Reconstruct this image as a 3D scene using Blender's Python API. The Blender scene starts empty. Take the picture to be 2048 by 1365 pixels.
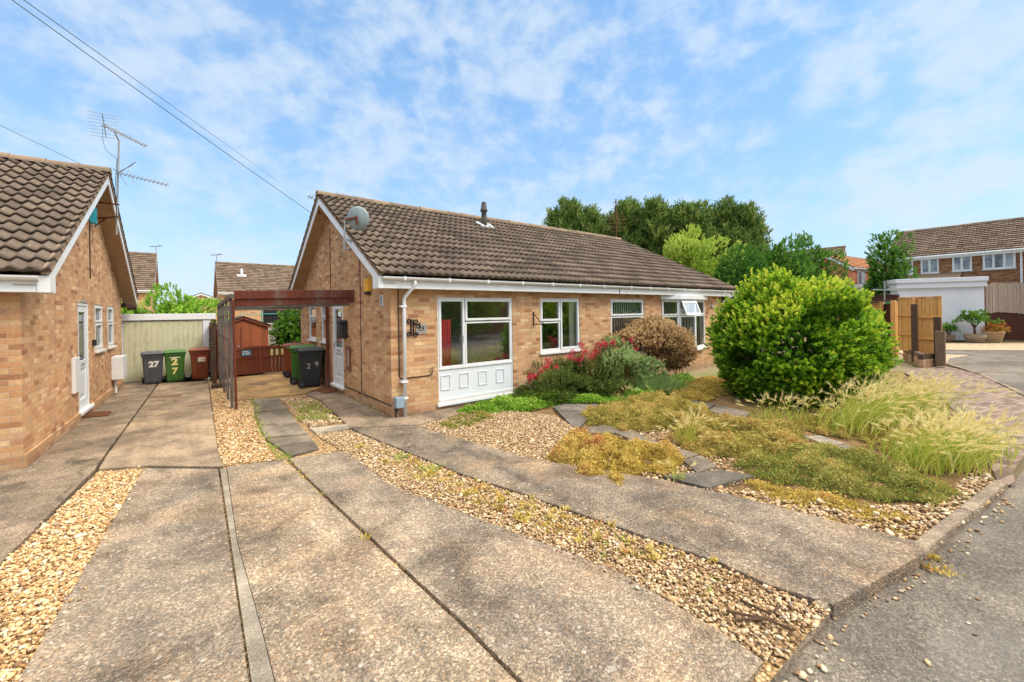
import bpy, bmesh, math, random
import numpy as np
from math import radians, sin, cos, tan, pi, sqrt, atan2
random.seed(11); rng = np.random.default_rng(11)
S = bpy.context.scene; COL = S.collection
# ------------------------------------------------------------------ camera frame (world = house axes, origin at the house corner)
FPX, CX, CY, ROLL, HC = 840.0, 1024.0, 626.0, radians(0.9), 1.87
YAW = radians(52.1)
D2 = np.array([sin(YAW), cos(YAW)]); D1 = np.array([-cos(YAW), sin(YAW)])
CAM = np.array([-2.94, -7.37, HC])
def ray(u, v):
    dx, dy = u-CX, v-CY
    a = dx*cos(ROLL)-dy*sin(ROLL); b = dx*sin(ROLL)+dy*cos(ROLL)
    g = np.array([a/FPX, 1.0]); return np.array([g@D2, g@D1, -b/FPX])
def G(u, v, z=0.0):          # a measured ground point
    r = ray(u, v); return CAM+r*((z-HC)/r[2])
def AT(u, v, d):             # a measured point at a given distance
    return CAM+ray(u, v)*d
def depth_of(p):
    q = np.array(p)[:2]-CAM[:2]; return q[0]*D2[1]+q[1]*D1[1]
fw = np.array([D2[1], D1[1], 0]); rt = np.array([D2[0], D1[0], 0]); up = np.array([0, 0, 1.0])
# ------------------------------------------------------------------ scene graph helpers
def tag(o, label=None, cat=None, group=None, kind=None):
    if label: o['label'] = label
    if cat: o['category'] = cat
    if group: o['group'] = group
    if kind: o['kind'] = kind
    return o
def empty(name, loc=(0, 0, 0), rz=0, label=None, cat=None, group=None):
    o = bpy.data.objects.new(name, None); COL.objects.link(o)
    o.location = loc; o.rotation_euler = (0, 0, rz); o.empty_display_size = .2
    return tag(o, label, cat, group)
def copy_tree(o, parent=None):
    c = o.copy(); COL.objects.link(c)
    if parent: c.parent = parent
    for ch in list(o.children): copy_tree(ch, c)
    return c
def link(name, me, mats, parent=None, bevel=0, smooth=False, loc=None):
    o = bpy.data.objects.new(name, me); COL.objects.link(o)
    for m in (mats if isinstance(mats, (list, tuple)) else [mats]): me.materials.append(m)
    if parent: o.parent = parent
    if loc is not None: o.location = loc
    if smooth: me.polygons.foreach_set('use_smooth', [True]*len(me.polygons))
    if bevel:
        b = o.modifiers.new('bevel', 'BEVEL'); b.width = bevel; b.segments = 2; b.limit_method = 'ANGLE'; b.angle_limit = radians(40)
    return o
class MB:
    def __init__(s): s.v = []; s.f = []; s.m = []; s.mi = 0
    def V(s, p): s.v.append(tuple(float(c) for c in p)); return len(s.v)-1
    def F(s, *ids): s.f.append(ids); s.m.append(s.mi)
    def poly(s, *ps): s.F(*[s.V(p) for p in ps])
    def box(s, x0, x1, y0, y1, z0, z1, T=None):
        c = [(x, y, z) for z in (z0, z1) for y in (y0, y1) for x in (x0, x1)]
        if T: c = [T(*p) for p in c]
        i = [s.V(p) for p in c]
        for q in ((0, 2, 3, 1), (4, 5, 7, 6), (0, 1, 5, 4), (2, 6, 7, 3), (0, 4, 6, 2), (1, 3, 7, 5)): s.F(*[i[k] for k in q])
    def bar(s, a, b, w, h, upv=(0, 0, 1)):      # rectangular bar from a to b
        a = np.array(a, float); b = np.array(b, float); d = b-a; d /= np.linalg.norm(d)
        u = np.array(upv, float); r = np.cross(d, u)
        if np.linalg.norm(r) < 1e-5: r = np.cross(d, (1, 0, 0))
        r /= np.linalg.norm(r); u = np.cross(r, d)
        i = []
        for p in (a, b):
            for x, y in ((-1, -1), (1, -1), (1, 1), (-1, 1)): i.append(s.V(p+r*w/2*x+u*h/2*y))
        s.F(i[3], i[2], i[1], i[0]); s.F(*i[4:])
        for k in range(4): s.F(i[k], i[(k+1) % 4], i[4+(k+1) % 4], i[4+k])
    def tube(s, pts, r, n=8, caps=True):
        pts = [np.array(p, float) for p in pts]; rs = r if isinstance(r, (list, tuple)) else [r]*len(pts)
        rings = []; prev = None
        for k, p in enumerate(pts):
            d = pts[min(k+1, len(pts)-1)]-pts[max(k-1, 0)]; d /= max(np.linalg.norm(d), 1e-9)
            if prev is None:
                ref = np.array((0, 0, 1.)) if abs(d[2]) < .9 else np.array((1., 0, 0)); a = np.cross(d, ref)
            else: a = prev-d*(prev@d)
            a /= max(np.linalg.norm(a), 1e-9); prev = a; b = np.cross(d, a)
            rings.append([s.V(p+(a*cos(t)+b*sin(t))*rs[k]) for t in (2*pi*j/n for j in range(n))])
        for k in range(len(rings)-1):
            for j in range(n): s.F(rings[k][j], rings[k][(j+1) % n], rings[k+1][(j+1) % n], rings[k+1][j])
        if caps: s.F(*rings[0][::-1]); s.F(*rings[-1])
    def lathe(s, prof, c=(0, 0, 0), n=20):
        rings = [[s.V((c[0]+r*cos(2*pi*j/n), c[1]+r*sin(2*pi*j/n), c[2]+z)) for j in range(n)] for r, z in prof]
        for k in range(len(rings)-1):
            for j in range(n): s.F(rings[k][j], rings[k][(j+1) % n], rings[k+1][(j+1) % n], rings[k+1][j])
        s.F(*rings[0][::-1]); s.F(*rings[-1])
    def prism(s, poly, z0, z1):
        A = sum(poly[i][0]*poly[(i+1) % len(poly)][1]-poly[(i+1) % len(poly)][0]*poly[i][1] for i in range(len(poly)))
        if A < 0: poly = poly[::-1]
        t = [s.V((p[0], p[1], z1)) for p in poly]; b = [s.V((p[0], p[1], z0)) for p in poly]; n = len(poly)
        s.F(*t); s.F(*b[::-1])
        for k in range(n): s.F(b[k], b[(k+1) % n], t[(k+1) % n], t[k])
    def build(s, name, mats, parent=None, **k):
        me = bpy.data.meshes.new(name); me.from_pydata(s.v, [], s.f); me.update()
        o = link(name, me, mats, parent, **k)
        me.polygons.foreach_set('material_index', s.m); return o
def np_mesh(name, V, F, mats, parent=None, var=None, smooth=False, mi=None):
    V = np.asarray(V, np.float32); F = np.asarray(F, np.int32); m, k = F.shape
    me = bpy.data.meshes.new(name)
    me.vertices.add(len(V)); me.vertices.foreach_set('co', V.ravel())
    me.loops.add(m*k); me.loops.foreach_set('vertex_index', F.ravel())
    me.polygons.add(m); me.polygons.foreach_set('loop_start', np.arange(m, dtype=np.int32)*k)
    if var is not None:
        a = me.attributes.new('var', 'FLOAT', 'FACE'); a.data.foreach_set('value', np.asarray(var, np.float32))
    me.update(calc_edges=True)
    o = link(name, me, mats, parent)
    if smooth: me.polygons.foreach_set('use_smooth', np.ones(m, bool))
    if mi is not None: me.polygons.foreach_set('material_index', np.asarray(mi, np.int32))
    return o
# ------------------------------------------------------------------ materials
def srgb(r, g, b):
    f = lambda c: (c/255/12.92 if c/255 <= .04045 else ((c/255+.055)/1.055)**2.4)
    return (f(r), f(g), f(b), 1)
class NT:
    def __init__(s, name):
        s.mat = bpy.data.materials.new(name); s.mat.use_nodes = True; s.t = s.mat.node_tree; s.t.nodes.clear()
        s.out = s.t.nodes.new('ShaderNodeOutputMaterial')
    def n(s, typ, props=None, **inp):
        nd = s.t.nodes.new('ShaderNode'+typ)
        for k, v in (props or {}).items(): setattr(nd, k, v)
        for k, v in inp.items():
            s.set(nd, k.replace('_', ' '), v)
        return nd
    def set(s, nd, key, v):
        key2 = int(key[1:]) if key[0] == 'i' and key[1:].isdigit() else key
        sk = nd.inputs[key2]
        if isinstance(v, bpy.types.NodeSocket): s.t.links.new(v, sk)
        elif isinstance(v, bpy.types.Node): s.t.links.new(v.outputs[0], sk)
        else: sk.default_value = v
    def coord(s): return s.n('TexCoord').outputs['Object']
    def geo(s): return s.n('NewGeometry').outputs['Position']
    def noise(s, vec, scale, detail=4, rough=.55, **k):
        return s.n('TexNoise', Vector=vec, Scale=scale, Detail=detail, Roughness=rough, **k).outputs['Fac']
    def vor(s, vec, scale, out='Color', feature='F1', rnd=1):
        return s.n('TexVoronoi', {'feature': feature}, Vector=vec, Scale=scale, Randomness=rnd).outputs[out]
    def ramp(s, fac, stops, interp='LINEAR'):
        r = s.n('ValToRGB', Fac=fac); e = r.color_ramp; e.interpolation = interp
        while len(e.elements) < len(stops): e.elements.new(.5)
        for el, (p, c) in zip(e.elements, stops): el.position = p; el.color = c if len(c) == 4 else (*c, 1)
        return r.outputs[0]
    def step(s, fac, a, b): return s.n('MapRange', Value=fac, From_Min=a, From_Max=b).outputs[0]
    def mix(s, fac, a, b, mode='MIX'):
        m = s.n('Mix', {'data_type': 'RGBA', 'blend_type': mode})
        for i, v in ((0, fac), (6, a), (7, b)): s.set(m, 'i%d' % i, v)
        return m.outputs[2]
    def math(s, op, a, b=0.0, c=0.0):
        m = s.n('Math', {'operation': op})
        for i, v in enumerate((a, b, c)): s.set(m, 'i%d' % i, v)
        return m.outputs[0]
    def bump(s, h, strength=.5, dist=.01): return s.n('Bump', Height=h, Strength=strength, Distance=dist).outputs[0]
    def attr(s, name='var'): return s.n('Attribute', {'attribute_name': name}).outputs['Fac']
    def bsdf(s, col, rough=.8, normal=None, spec=.3, **k):
        b = s.n('BsdfPrincipled', Base_Color=col, Roughness=rough, **k); b.inputs['Specular IOR Level'].default_value = spec
        if normal is not None: s.t.links.new(normal, b.inputs['Normal'])
        s.t.links.new(b.outputs[0], s.out.inputs[0]); return b
    def surf(s, sh): s.t.links.new(sh.outputs[0], s.out.inputs[0])
def scale_vec(n, v, sx, sy, sz): return n.n('VectorMath', {'operation': 'MULTIPLY'}, i0=v, i1=(sx, sy, sz)).outputs[0]

def m_plain(name, col, rough=.6, var=.12, scale=6, spec=.35, bump=0, bs=120, grime=None):
    n = NT(name); c = n.coord(); f = n.noise(c, scale, 6, .65)
    dark = tuple(x*(1-var*1.6) for x in col[:3])+(1,); lite = tuple(min(1, x*(1+var)) for x in col[:3])+(1,)
    k = n.ramp(f, [(.3, dark), (.7, lite)])
    if grime:
        g = n.step(n.noise(scale_vec(n, c, 3, 3, 1), 2.2, 8, .75), .52, .75); k = n.mix(n.math('MULTIPLY', g, grime[1]), k, grime[0])
    nm = n.bump(n.noise(c, bs, 3), bump, .004) if bump else None
    n.bsdf(k, rough, nm, spec); return n.mat
def m_brick(name, stops, mortar, tint=1.0, scale=1.0):
    n = NT(name); c = n.coord(); sp = n.n('SeparateXYZ', Vector=c)
    wob = n.math('MULTIPLY', n.math('SUBTRACT', n.noise(c, 9, 2), .5), .006)
    u = n.math('ADD', sp.outputs[0], sp.outputs[1]); w = n.math('ADD', sp.outputs[2], wob)
    v = n.n('CombineXYZ', X=u, Y=w).outputs[0]
    br = n.n('TexBrick', Vector=v, Color1=(0, 0, 0, 1), Color2=(1, 1, 1, 1), Mortar=(0, 0, 0, 1), Scale=1/scale, Mortar_Size=.0055, Mortar_Smooth=.25, Bias=0., Brick_Width=.225, Row_Height=.075)
    base = n.ramp(br.outputs['Color'], stops)
    fine = n.noise(c, 26, 5, .7); base = n.mix(.55, base, n.ramp(fine, [(.25, (.55, .5, .45)), (.75, (1.34, 1.33, 1.30))]), 'MULTIPLY')
    big = n.noise(c, .9, 5, .6); base = n.mix(.6, base, n.ramp(big, [(.3, (.72, .69, .66)), (.7, (1.12, 1.1, 1.08))]), 'MULTIPLY')
    strk = n.noise(scale_vec(n, c, 5, 5, .35), 1.2, 5, .65); base = n.mix(.5, base, n.ramp(strk, [(.35, (.74, .71, .68)), (.6, (1.06, 1.05, 1.03))]), 'MULTIPLY')
    frost = n.step(n.noise(c, 5.5, 6, .7), .6, .78); base = n.mix(n.math('MULTIPLY', frost, .25), base, (.62, .55, .44, 1))
    mc = n.mix(n.noise(c, 14, 3), mortar, tuple(x*1.25 for x in mortar[:3])+(1,))
    col = n.mix(br.outputs['Fac'], base, mc)
    # damp, dirty band near the ground (real staining)
    low = n.math('MULTIPLY', n.n('MapRange', Value=n.math('ADD', sp.outputs[2], n.math('MULTIPLY', n.noise(c, 2.5, 4), .35)), From_Min=.42, From_Max=.12).outputs[0], .45)
    col = n.mix(low, col, (.16, .13, .10, 1))
    h = n.math('ADD', n.math('MULTIPLY', n.math('SUBTRACT', 1., br.outputs['Fac']), 1.), n.math('MULTIPLY', n.noise(c, 90, 3, .6), .4))
    n.bsdf(col, .9, n.bump(h, .8, .006), .2); return n.mat
def m_tile(name, cols, lichen=.5):
    n = NT(name); c = n.coord(); v = n.attr()
    k = n.ramp(v, [(0, cols[0]), (.5, cols[1]), (1, cols[2])])
    k = n.mix(.7, k, n.ramp(n.noise(c, 18, 6, .7), [(.25, (.55, .54, .52)), (.75, (1.4, 1.36, 1.3))]), 'MULTIPLY')
    k = n.mix(n.math('MULTIPLY', n.step(n.noise(c, 1.3, 5), .45, .7), .35), k, (.20, .155, .105, 1))
    spots = n.step(n.noise(c, 13, 2, .5), .70, .75); spots2 = n.step(n.noise(c, 46, 2, .4), .70, .75)
    k = n.mix(n.math('MULTIPLY', n.math('MAXIMUM', spots, n.math('MULTIPLY', spots2, .6)), lichen), k, (.46, .43, .36, 1))
    n.bsdf(k, .93, n.bump(n.noise(c, 110, 4, .7), .6, .006), .2); return n.mat
def m_concrete(name, base, dark, stain=.5, speck=1.0, sc=1.0, tint=None):
    n = NT(name); c = n.geo()
    v1 = n.n('TexVoronoi', Vector=c, Scale=80*sc); sc1 = n.n('SeparateColor', Color=v1.outputs['Color'])
    v2 = n.n('TexVoronoi', Vector=c, Scale=140*sc); sc2 = n.n('SeparateColor', Color=v2.outputs['Color'])
    v3 = n.n('TexVoronoi', Vector=c, Scale=26*sc); sc3 = n.n('SeparateColor', Color=v3.outputs['Color'])
    big = n.noise(c, .7, 7, .62, Distortion=.6); mid = n.noise(c, 3.2, 6, .65)
    k = n.mix(n.ramp(n.math('ADD', n.math('MULTIPLY', big, .7), n.math('MULTIPLY', mid, .3)), [(.5-.2*stain, (0, 0, 0)), (.52+.1*stain, (1, 1, 1))]), dark, base)
    trk = n.noise(scale_vec(n, c, 2.6, .22, 1), 1.0, 5, .6, Distortion=.4); k = n.mix(n.math('MULTIPLY', n.step(trk, .50, .66), .55), k, dark)   # long worn tracks
    oil = n.step(n.noise(c, 1.15, 3, .45), .66, .74); k = n.mix(n.math('MULTIPLY', oil, .45), k, (.055, .05, .045, 1))
    pale = n.step(n.noise(scale_vec(n, c, 1.4, .5, 1), .9, 6, .7), .56, .70); k = n.mix(n.math('MULTIPLY', pale, .45), k, tuple(min(1, x*1.35) for x in base[:3])+(1,))
    crk = n.step(n.n('TexVoronoi', {'feature': 'DISTANCE_TO_EDGE'}, Vector=n.mix(.3, c, n.n('TexNoise', Vector=c, Scale=1.7, Detail=5.).outputs['Color']), Scale=.55).outputs['Distance'], .007, .002); k = n.mix(n.math('MULTIPLY', crk, n.math('MULTIPLY', n.step(n.noise(c, .6, 3), .52, .6), .55)), k, (.06, .055, .045, 1))
    if tint: k = n.mix(n.math('MULTIPLY', n.step(n.noise(c, 1.1, 4), .48, .66), .5), k, tint)
    patch = n.ramp(n.noise(c, 1.7, 7, .68, Distortion=.5), [(.37, (.46, .455, .45)), (.5, (.90, .90, .90)), (.62, (1.20, 1.17, 1.12))]); k = n.mix(.85*min(1, stain+.2), k, patch, 'MULTIPLY')
    k = n.mix(1., k, (.92, .91, .90, 1), 'MULTIPLY')
    st = n.ramp(sc1.outputs[0], [(0, (.30, .27, .24)), (.26, (.62, .58, .53)), (.55, (.95, .91, .86)), (.78, (1.42, 1.34, 1.2)), (.93, (2.2, 2.1, 1.9))], 'CONSTANT')
    k = n.mix(.62*speck, k, st, 'MULTIPLY')
    st2 = n.ramp(sc2.outputs[1], [(0, (.42, .39, .36)), (.33, (.92, .89, .85)), (.7, (1.35, 1.29, 1.18))], 'CONSTANT')
    k = n.mix(.5*speck, k, st2, 'MULTIPLY')
    k = n.mix(.7*speck, k, n.ramp(n.noise(c, 58, 5, .78), [(.36, (.46, .45, .44)), (.5, (1, 1, .99)), (.64, (1.35, 1.33, 1.28))]), 'MULTIPLY')
    rare = n.math('MULTIPLY', n.step(sc3.outputs[0], .955, .96), n.step(v3.outputs['Distance'], .42, .30))
    k = n.mix(n.math('MULTIPLY', rare, .55*speck), k, (.62, .57, .48, 1))
    rust = n.math('MULTIPLY', n.step(sc1.outputs[1], .93, .94), .7*speck); k = n.mix(rust, k, (.34, .19, .09, 1))
    lich = n.math('MULTIPLY', n.step(n.noise(c, 5.5, 3, .5), .70, .735), .4*speck); k = n.mix(lich, k, (.56, .54, .48, 1))
    moss = n.math('MULTIPLY', n.step(n.noise(c, 1.9, 7, .7), .60, .74), .3); k = n.mix(moss, k, (.10, .095, .06, 1))
    h = n.math('ADD', n.math('MULTIPLY', n.noise(c, 58, 4, .75), .6), n.math('MULTIPLY', v1.outputs['Distance'], -.7)); h = n.math('ADD', h, n.math('MULTIPLY', v1.outputs['Distance'], -.2)); h = n.math('ADD', n.math('MULTIPLY', h, 1.), n.math('ADD', n.math('MULTIPLY', v2.outputs['Distance'], -.3), n.math('MULTIPLY', n.noise(c, 7, 4), .6)))
    n.bsdf(k, .92, n.bump(h, .9, .010), .2); return n.mat
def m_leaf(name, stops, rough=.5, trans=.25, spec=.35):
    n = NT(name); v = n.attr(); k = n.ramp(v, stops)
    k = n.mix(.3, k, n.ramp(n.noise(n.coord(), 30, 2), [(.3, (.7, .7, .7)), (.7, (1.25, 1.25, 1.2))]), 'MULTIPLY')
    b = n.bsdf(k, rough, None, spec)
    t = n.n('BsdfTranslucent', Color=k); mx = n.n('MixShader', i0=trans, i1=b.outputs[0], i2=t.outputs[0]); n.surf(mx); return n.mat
def m_stone(name, stops):
    n = NT(name); k = n.ramp(n.attr(), stops)
    k = n.mix(.5, k, n.ramp(n.noise(n.geo(), 70, 4, .65), [(.25, (.65, .62, .58)), (.75, (1.25, 1.22, 1.15))]), 'MULTIPLY')
    n.bsdf(k, .75, None, .3); return n.mat
def m_wood(name, a, b, plank=.12, axis=0, grey=None, rough=.75):
    n = NT(name); c = n.coord(); st = [14, 14, 14]; st[2] = 1.6
    g = n.noise(scale_vec(n, c, *st), 3.0, 6, .65); k = n.ramp(g, [(.25, a), (.75, b)])
    sp = n.n('SeparateXYZ', Vector=c); idx = n.math('FLOOR', n.math('DIVIDE', n.math('ADD', sp.outputs[0], sp.outputs[1]), plank))
    wn = n.n('TexWhiteNoise', {'noise_dimensions': '1D'}, W=idx).outputs[0]
    k = n.mix(.55, k, n.ramp(wn, [(0, (.72, .7, .68)), (1, (1.2, 1.18, 1.15))]), 'MULTIPLY')
    if grey: k = n.mix(n.math('MULTIPLY', n.step(n.noise(scale_vec(n, c, 1, 1, .35), 2.3, 7, .7), .5, .68), grey[1]), k, grey[0])
    n.bsdf(k, rough, n.bump(g, .3, .006), .25); return n.mat
def m_glass(name, tint=(.9, .95, .92, 1), refl=.27):
    n = NT(name); fr = n.n('LayerWeight', Blend=.35)
    f = n.math('ADD', n.math('MULTIPLY', fr.outputs['Fresnel'], .55), refl)
    gl = n.n('BsdfGlossy', Color=(.9, .95, 1, 1), Roughness=.015); tr = n.n('BsdfTransparent', Color=tint)
    n.surf(n.n('MixShader', i0=f, i1=tr.outputs[0], i2=gl.outputs[0])); return n.mat

BRICK_STOPS = [(0, srgb(158, 112, 80)), (.1, srgb(190, 140, 98)), (.3, srgb(204, 158, 114)), (.5, srgb(212, 173, 128)), (.68, srgb(197, 152, 110)), (.84, srgb(224, 192, 150)), (.94, srgb(178, 128, 98)), (1, srgb(206, 160, 124))]
M = {}
M['brick'] = m_brick('buff_brick', BRICK_STOPS, srgb(172, 146, 120))
M['brick_brown'] = m_brick('brown_brick', [(0, srgb(110, 74, 52)), (.4, srgb(150, 104, 70)), (.75, srgb(172, 126, 86)), (1, srgb(128, 88, 64))], srgb(140, 118, 98))
M['tile'] = m_tile('concrete_roof_tile', [srgb(82, 70, 61), srgb(99, 85, 74), srgb(116, 101, 87)])
M['tile_far'] = m_tile('far_roof_tile', [srgb(96, 80, 68), srgb(118, 100, 85), srgb(136, 116, 98)], .35)
M['tile_orange'] = m_tile('orange_roof_tile', [srgb(160, 108, 76), srgb(180, 124, 90), srgb(196, 140, 104)], .1)
M['ridge'] = m_tile('ridge_tile', [srgb(112, 96, 80), srgb(134, 114, 94), srgb(150, 128, 104)], .6)
M['white'] = m_plain('white_upvc', srgb(220, 220, 217), .35, .03, 3, .4, grime=(srgb(176, 172, 160), .3))
M['white_wall'] = m_plain('white_painted_block', srgb(214, 215, 219), .7, .04, 2, .2, .3, 60)
M['cream'] = m_plain('cream_soffit', srgb(178, 152, 124), .7, .1, 5, .2)
M['panelwhite'] = m_plain('white_panel', srgb(214, 216, 217), .4, .02, 2)
M['glass'] = m_glass('window_glass')
M['glass_dim'] = m_glass('dim_glass', (.7, .75, .72, 1), .22)
M['plaster'] = m_plain('interior_plaster', srgb(204, 194, 176), .9, .1, 2)
M['blind'] = m_plain('pale_blind', srgb(222, 214, 200), .8, .06, 12)
M['curtain'] = m_plain('red_curtain', srgb(150, 30, 32), .8, .15, 9)
M['black'] = m_plain('black_iron', srgb(34, 31, 30), .5, .15, 10)
M['blackplastic'] = m_plain('black_plastic', srgb(38, 38, 40), .45, .1, 8, .4)
M['cable'] = m_plain('brown_cable', srgb(66, 42, 30), .6, .1, 9)
M['wire'] = m_plain('dark_wire', srgb(70, 74, 84), .6, .05, 9)
M['alum'] = m_plain('weathered_aluminium', srgb(150, 152, 152), .45, .15, 20, .5)
M['rust'] = m_plain('rusty_steel', srgb(112, 62, 40), .8, .25, 16)
M['dishgrey'] = m_plain('dish_grey', srgb(138, 150, 150), .5, .08, 5, grime=(srgb(96, 100, 96), .5))
M['yellow'] = m_plain('alarm_yellow', srgb(226, 168, 44), .45, .06, 6)
M['teal'] = m_plain('alarm_teal', srgb(10, 140, 150), .45, .06, 6)
M['meter'] = m_plain('meter_grey', srgb(140, 158, 168), .5, .06, 6)
M['boxbrown'] = m_plain('brown_panel', srgb(128, 84, 58), .6, .15, 12)
M['mat_brown'] = m_plain('doormat_brown', srgb(104, 68, 46), .95, .25, 60, .1, .8, 90)
M['drain'] = m_plain('drain_cover_metal', srgb(120, 96, 74), .7, .25, 14, .3, .6, 60)
M['stoneplaque'] = m_plain('grey_plaque', srgb(150, 142, 130), .8, .12, 12)
M['flue'] = m_plain('clay_flue', srgb(86, 78, 72), .8, .15, 10)
M['lead'] = m_plain('lead_flashing', srgb(188, 190, 192), .6, .1, 8)
M['redwood'] = m_wood('red_stained_wood', srgb(104, 54, 38), srgb(144, 80, 54), .11, grey=(srgb(110, 90, 78), .35))
M['redbeam'] = m_wood('red_beam_wood', srgb(84, 42, 30), srgb(120, 62, 44), 9, grey=(srgb(112, 98, 88), .85))
M['shedwood'] = m_wood('orange_shed_wood', srgb(136, 74, 46), srgb(172, 100, 64), .13)
M['greywood'] = m_wood('weathered_grey_wood', srgb(84, 80, 75), srgb(124, 118, 110), .2)
M['orangewood'] = m_wood('orange_fence_board', srgb(198, 138, 72), srgb(232, 180, 110), .1)
M['sleeper'] = m_wood('old_sleeper_wood', srgb(96, 76, 58), srgb(146, 120, 94), 9, grey=(srgb(64, 52, 44), .6))
M['darkwood'] = m_wood('dark_brown_fence', srgb(60, 34, 28), srgb(92, 54, 44), .14)
M['darkpost'] = m_wood('dark_post', srgb(70, 54, 42), srgb(98, 76, 58), 9)
M['reed'] = m_wood('reed_screen', srgb(140, 122, 108), srgb(186, 170, 154), .012, rough=.9)
M['paneldoor'] = m_plain('cream_green_garage_paint', srgb(198, 194, 160), .55, .06, 4, .3, grime=(srgb(134, 126, 98), .8))
M['concfence'] = m_plain('pale_concrete_panel', srgb(186, 178, 164), .85, .12, 5)
M['green_plastic'] = m_plain('green_bin_plastic', srgb(62, 106, 40), .45, .1, 8, .35, grime=(srgb(92, 120, 72), .6))
M['grey_plastic'] = m_plain('grey_bin_plastic', srgb(74, 76, 80), .45, .1, 8, .35, grime=(srgb(104, 102, 98), .6))
M['brown_plastic'] = m_plain('brown_bin_plastic', srgb(132, 66, 38), .5, .1, 8, .35, grime=(srgb(150, 100, 72), .6))
M['darkgrey_plastic'] = m_plain('black_bin_plastic', srgb(46, 47, 46), .5, .15, 8, .35, grime=(srgb(80, 76, 70), .6))
M['paint_white'] = m_plain('white_paint', srgb(226, 222, 214), .7, .12, 30)
M['paint_yellow'] = m_plain('yellow_paint', srgb(232, 218, 140), .7, .12, 30)
M['sign_blue'] = m_plain('blue_sign', srgb(70, 132, 160), .4, .08, 8)
M['slotyellow'] = m_plain('pale_yellow_panel', srgb(222, 216, 140), .6, .1, 25)
M['stickerwhite'] = m_plain('white_sticker', srgb(226, 222, 210), .5, .06, 20)
M['stickerred'] = m_plain('red_sticker', srgb(200, 60, 44), .5, .06, 20)
M['pot'] = m_plain('stone_pot', srgb(158, 142, 120), .85, .2, 14, .2, .6, 40)
M['pot_tan'] = m_plain('tan_pot', srgb(186, 156, 118), .8, .12, 10)
M['bark'] = m_plain('bark', srgb(92, 72, 56), .95, .3, 14, .1, .8, 30)
M['twig'] = m_plain('dry_twig', srgb(138, 110, 78), .95, .25, 20, .1)
M['salmon'] = m_plain('salmon_tile_hanging', srgb(206, 132, 100), .85, .08, 5)
M['tealframe'] = m_plain('teal_frame', srgb(60, 160, 150), .5, .1, 10)
M['greenplastic2'] = m_plain('bright_green_panel', srgb(34, 120, 62), .5, .1, 8)
TAN, DK = srgb(176, 156, 134), srgb(122, 112, 102)
M['conc_light'] = m_concrete('tan_concrete', srgb(192, 170, 142), srgb(136, 121, 103), .5, .55, 1.3)
M['conc_path'] = m_concrete('worn_path_concrete', srgb(182, 162, 138), srgb(118, 107, 95), .7, .65, 1.1)
M['conc_agg'] = m_concrete('exposed_aggregate_concrete', srgb(180, 164, 144), srgb(116, 109, 101), .9, .78, 1.0, srgb(190, 162, 130))
M['conc_agg2'] = m_concrete('coarse_aggregate_concrete', srgb(190, 172, 148), srgb(126, 117, 106), .9, .82, .9, srgb(194, 164, 130))
M['conc_dark'] = m_concrete('dark_aggregate_concrete', srgb(168, 153, 135), srgb(92, 87, 81), 1.0, .78, 1.0, srgb(184, 154, 122))
M['cement'] = m_concrete('pale_cement', srgb(198, 186, 165), srgb(150, 139, 122), .5, .35, 1.5)
M['slab'] = m_concrete('grey_paving_slab', srgb(164, 152, 134), srgb(112, 104, 92), .6, .5, 1.4)
M['slabdark'] = m_concrete('dark_paving_slab', srgb(138, 130, 119), srgb(92, 88, 82), .6, .4, 1.3)
M['carport'] = m_concrete('ochre_concrete', srgb(210, 172, 118), srgb(164, 132, 92), .5, .35, 1.4)
M['kerb'] = m_concrete('kerb_concrete', srgb(190, 172, 150), srgb(140, 126, 110), .5, .6, 1.3)
def m_asphalt():
    n = NT('worn_asphalt'); c = n.geo()
    v1 = n.n('TexVoronoi', Vector=c, Scale=95); s1 = n.n('SeparateColor', Color=v1.outputs['Color'])
    big = n.noise(c, .55, 7, .65, Distortion=.8)
    k = n.ramp(big, [(.32, srgb(98, 91, 82)), (.5, srgb(126, 117, 104)), (.68, srgb(158, 146, 129))])
    k = n.mix(.75, k, n.ramp(s1.outputs[0], [(0, (.5, .5, .5)), (.4, (.85, .84, .82)), (.75, (1.15, 1.13, 1.1)), (.95, (1.7, 1.65, 1.55))], 'CONSTANT'), 'MULTIPLY')
    k = n.mix(.7, k, n.ramp(n.noise(c, 22, 6, .75), [(.35, (.6, .59, .58)), (.52, (1, 1, 1)), (.66, (1.25, 1.23, 1.2))]), 'MULTIPLY')
    k = n.mix(n.math('MULTIPLY', n.step(n.noise(scale_vec(n, c, .35, 1.2, 1), 1.1, 5, .6), .5, .66), .4), k, (.30, .275, .24, 1))
    cr = n.step(n.n('TexVoronoi', {'feature': 'DISTANCE_TO_EDGE'}, Vector=n.mix(.22, c, n.n('TexNoise', Vector=c, Scale=2.).outputs['Color']), Scale=.9).outputs['Distance'], .016, .004)
    k = n.mix(1., k, (.84, .83, .82, 1), 'MULTIPLY')
    n.bsdf(k, .9, n.bump(n.math('MULTIPLY', v1.outputs['Distance'], -1.), .7, .006), .25); return n.mat
M['asphalt'] = m_asphalt()
def m_gravelbed(name, a, b, d):
    n = NT(name); c = n.geo(); v = n.n('TexVoronoi', Vector=c, Scale=38); s1 = n.n('SeparateColor', Color=v.outputs['Color'])
    k = n.ramp(s1.outputs[0], [(0, d), (.25, a), (.6, b), (.85, tuple(min(1, x*1.3) for x in b[:3])+(1,)), (1, a)])
    k = n.mix(n.step(v.outputs['Distance'], .35, .7), k, tuple(x*.35 for x in a[:3])+(1,))
    n.bsdf(k, .9, n.bump(n.math('MULTIPLY', v.outputs['Distance'], -1.), 1., .02), .2); return n.mat
M['gravelbed'] = m_gravelbed('gravel_bed', srgb(178, 140, 92), srgb(206, 174, 126), srgb(126, 92, 60))
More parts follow.
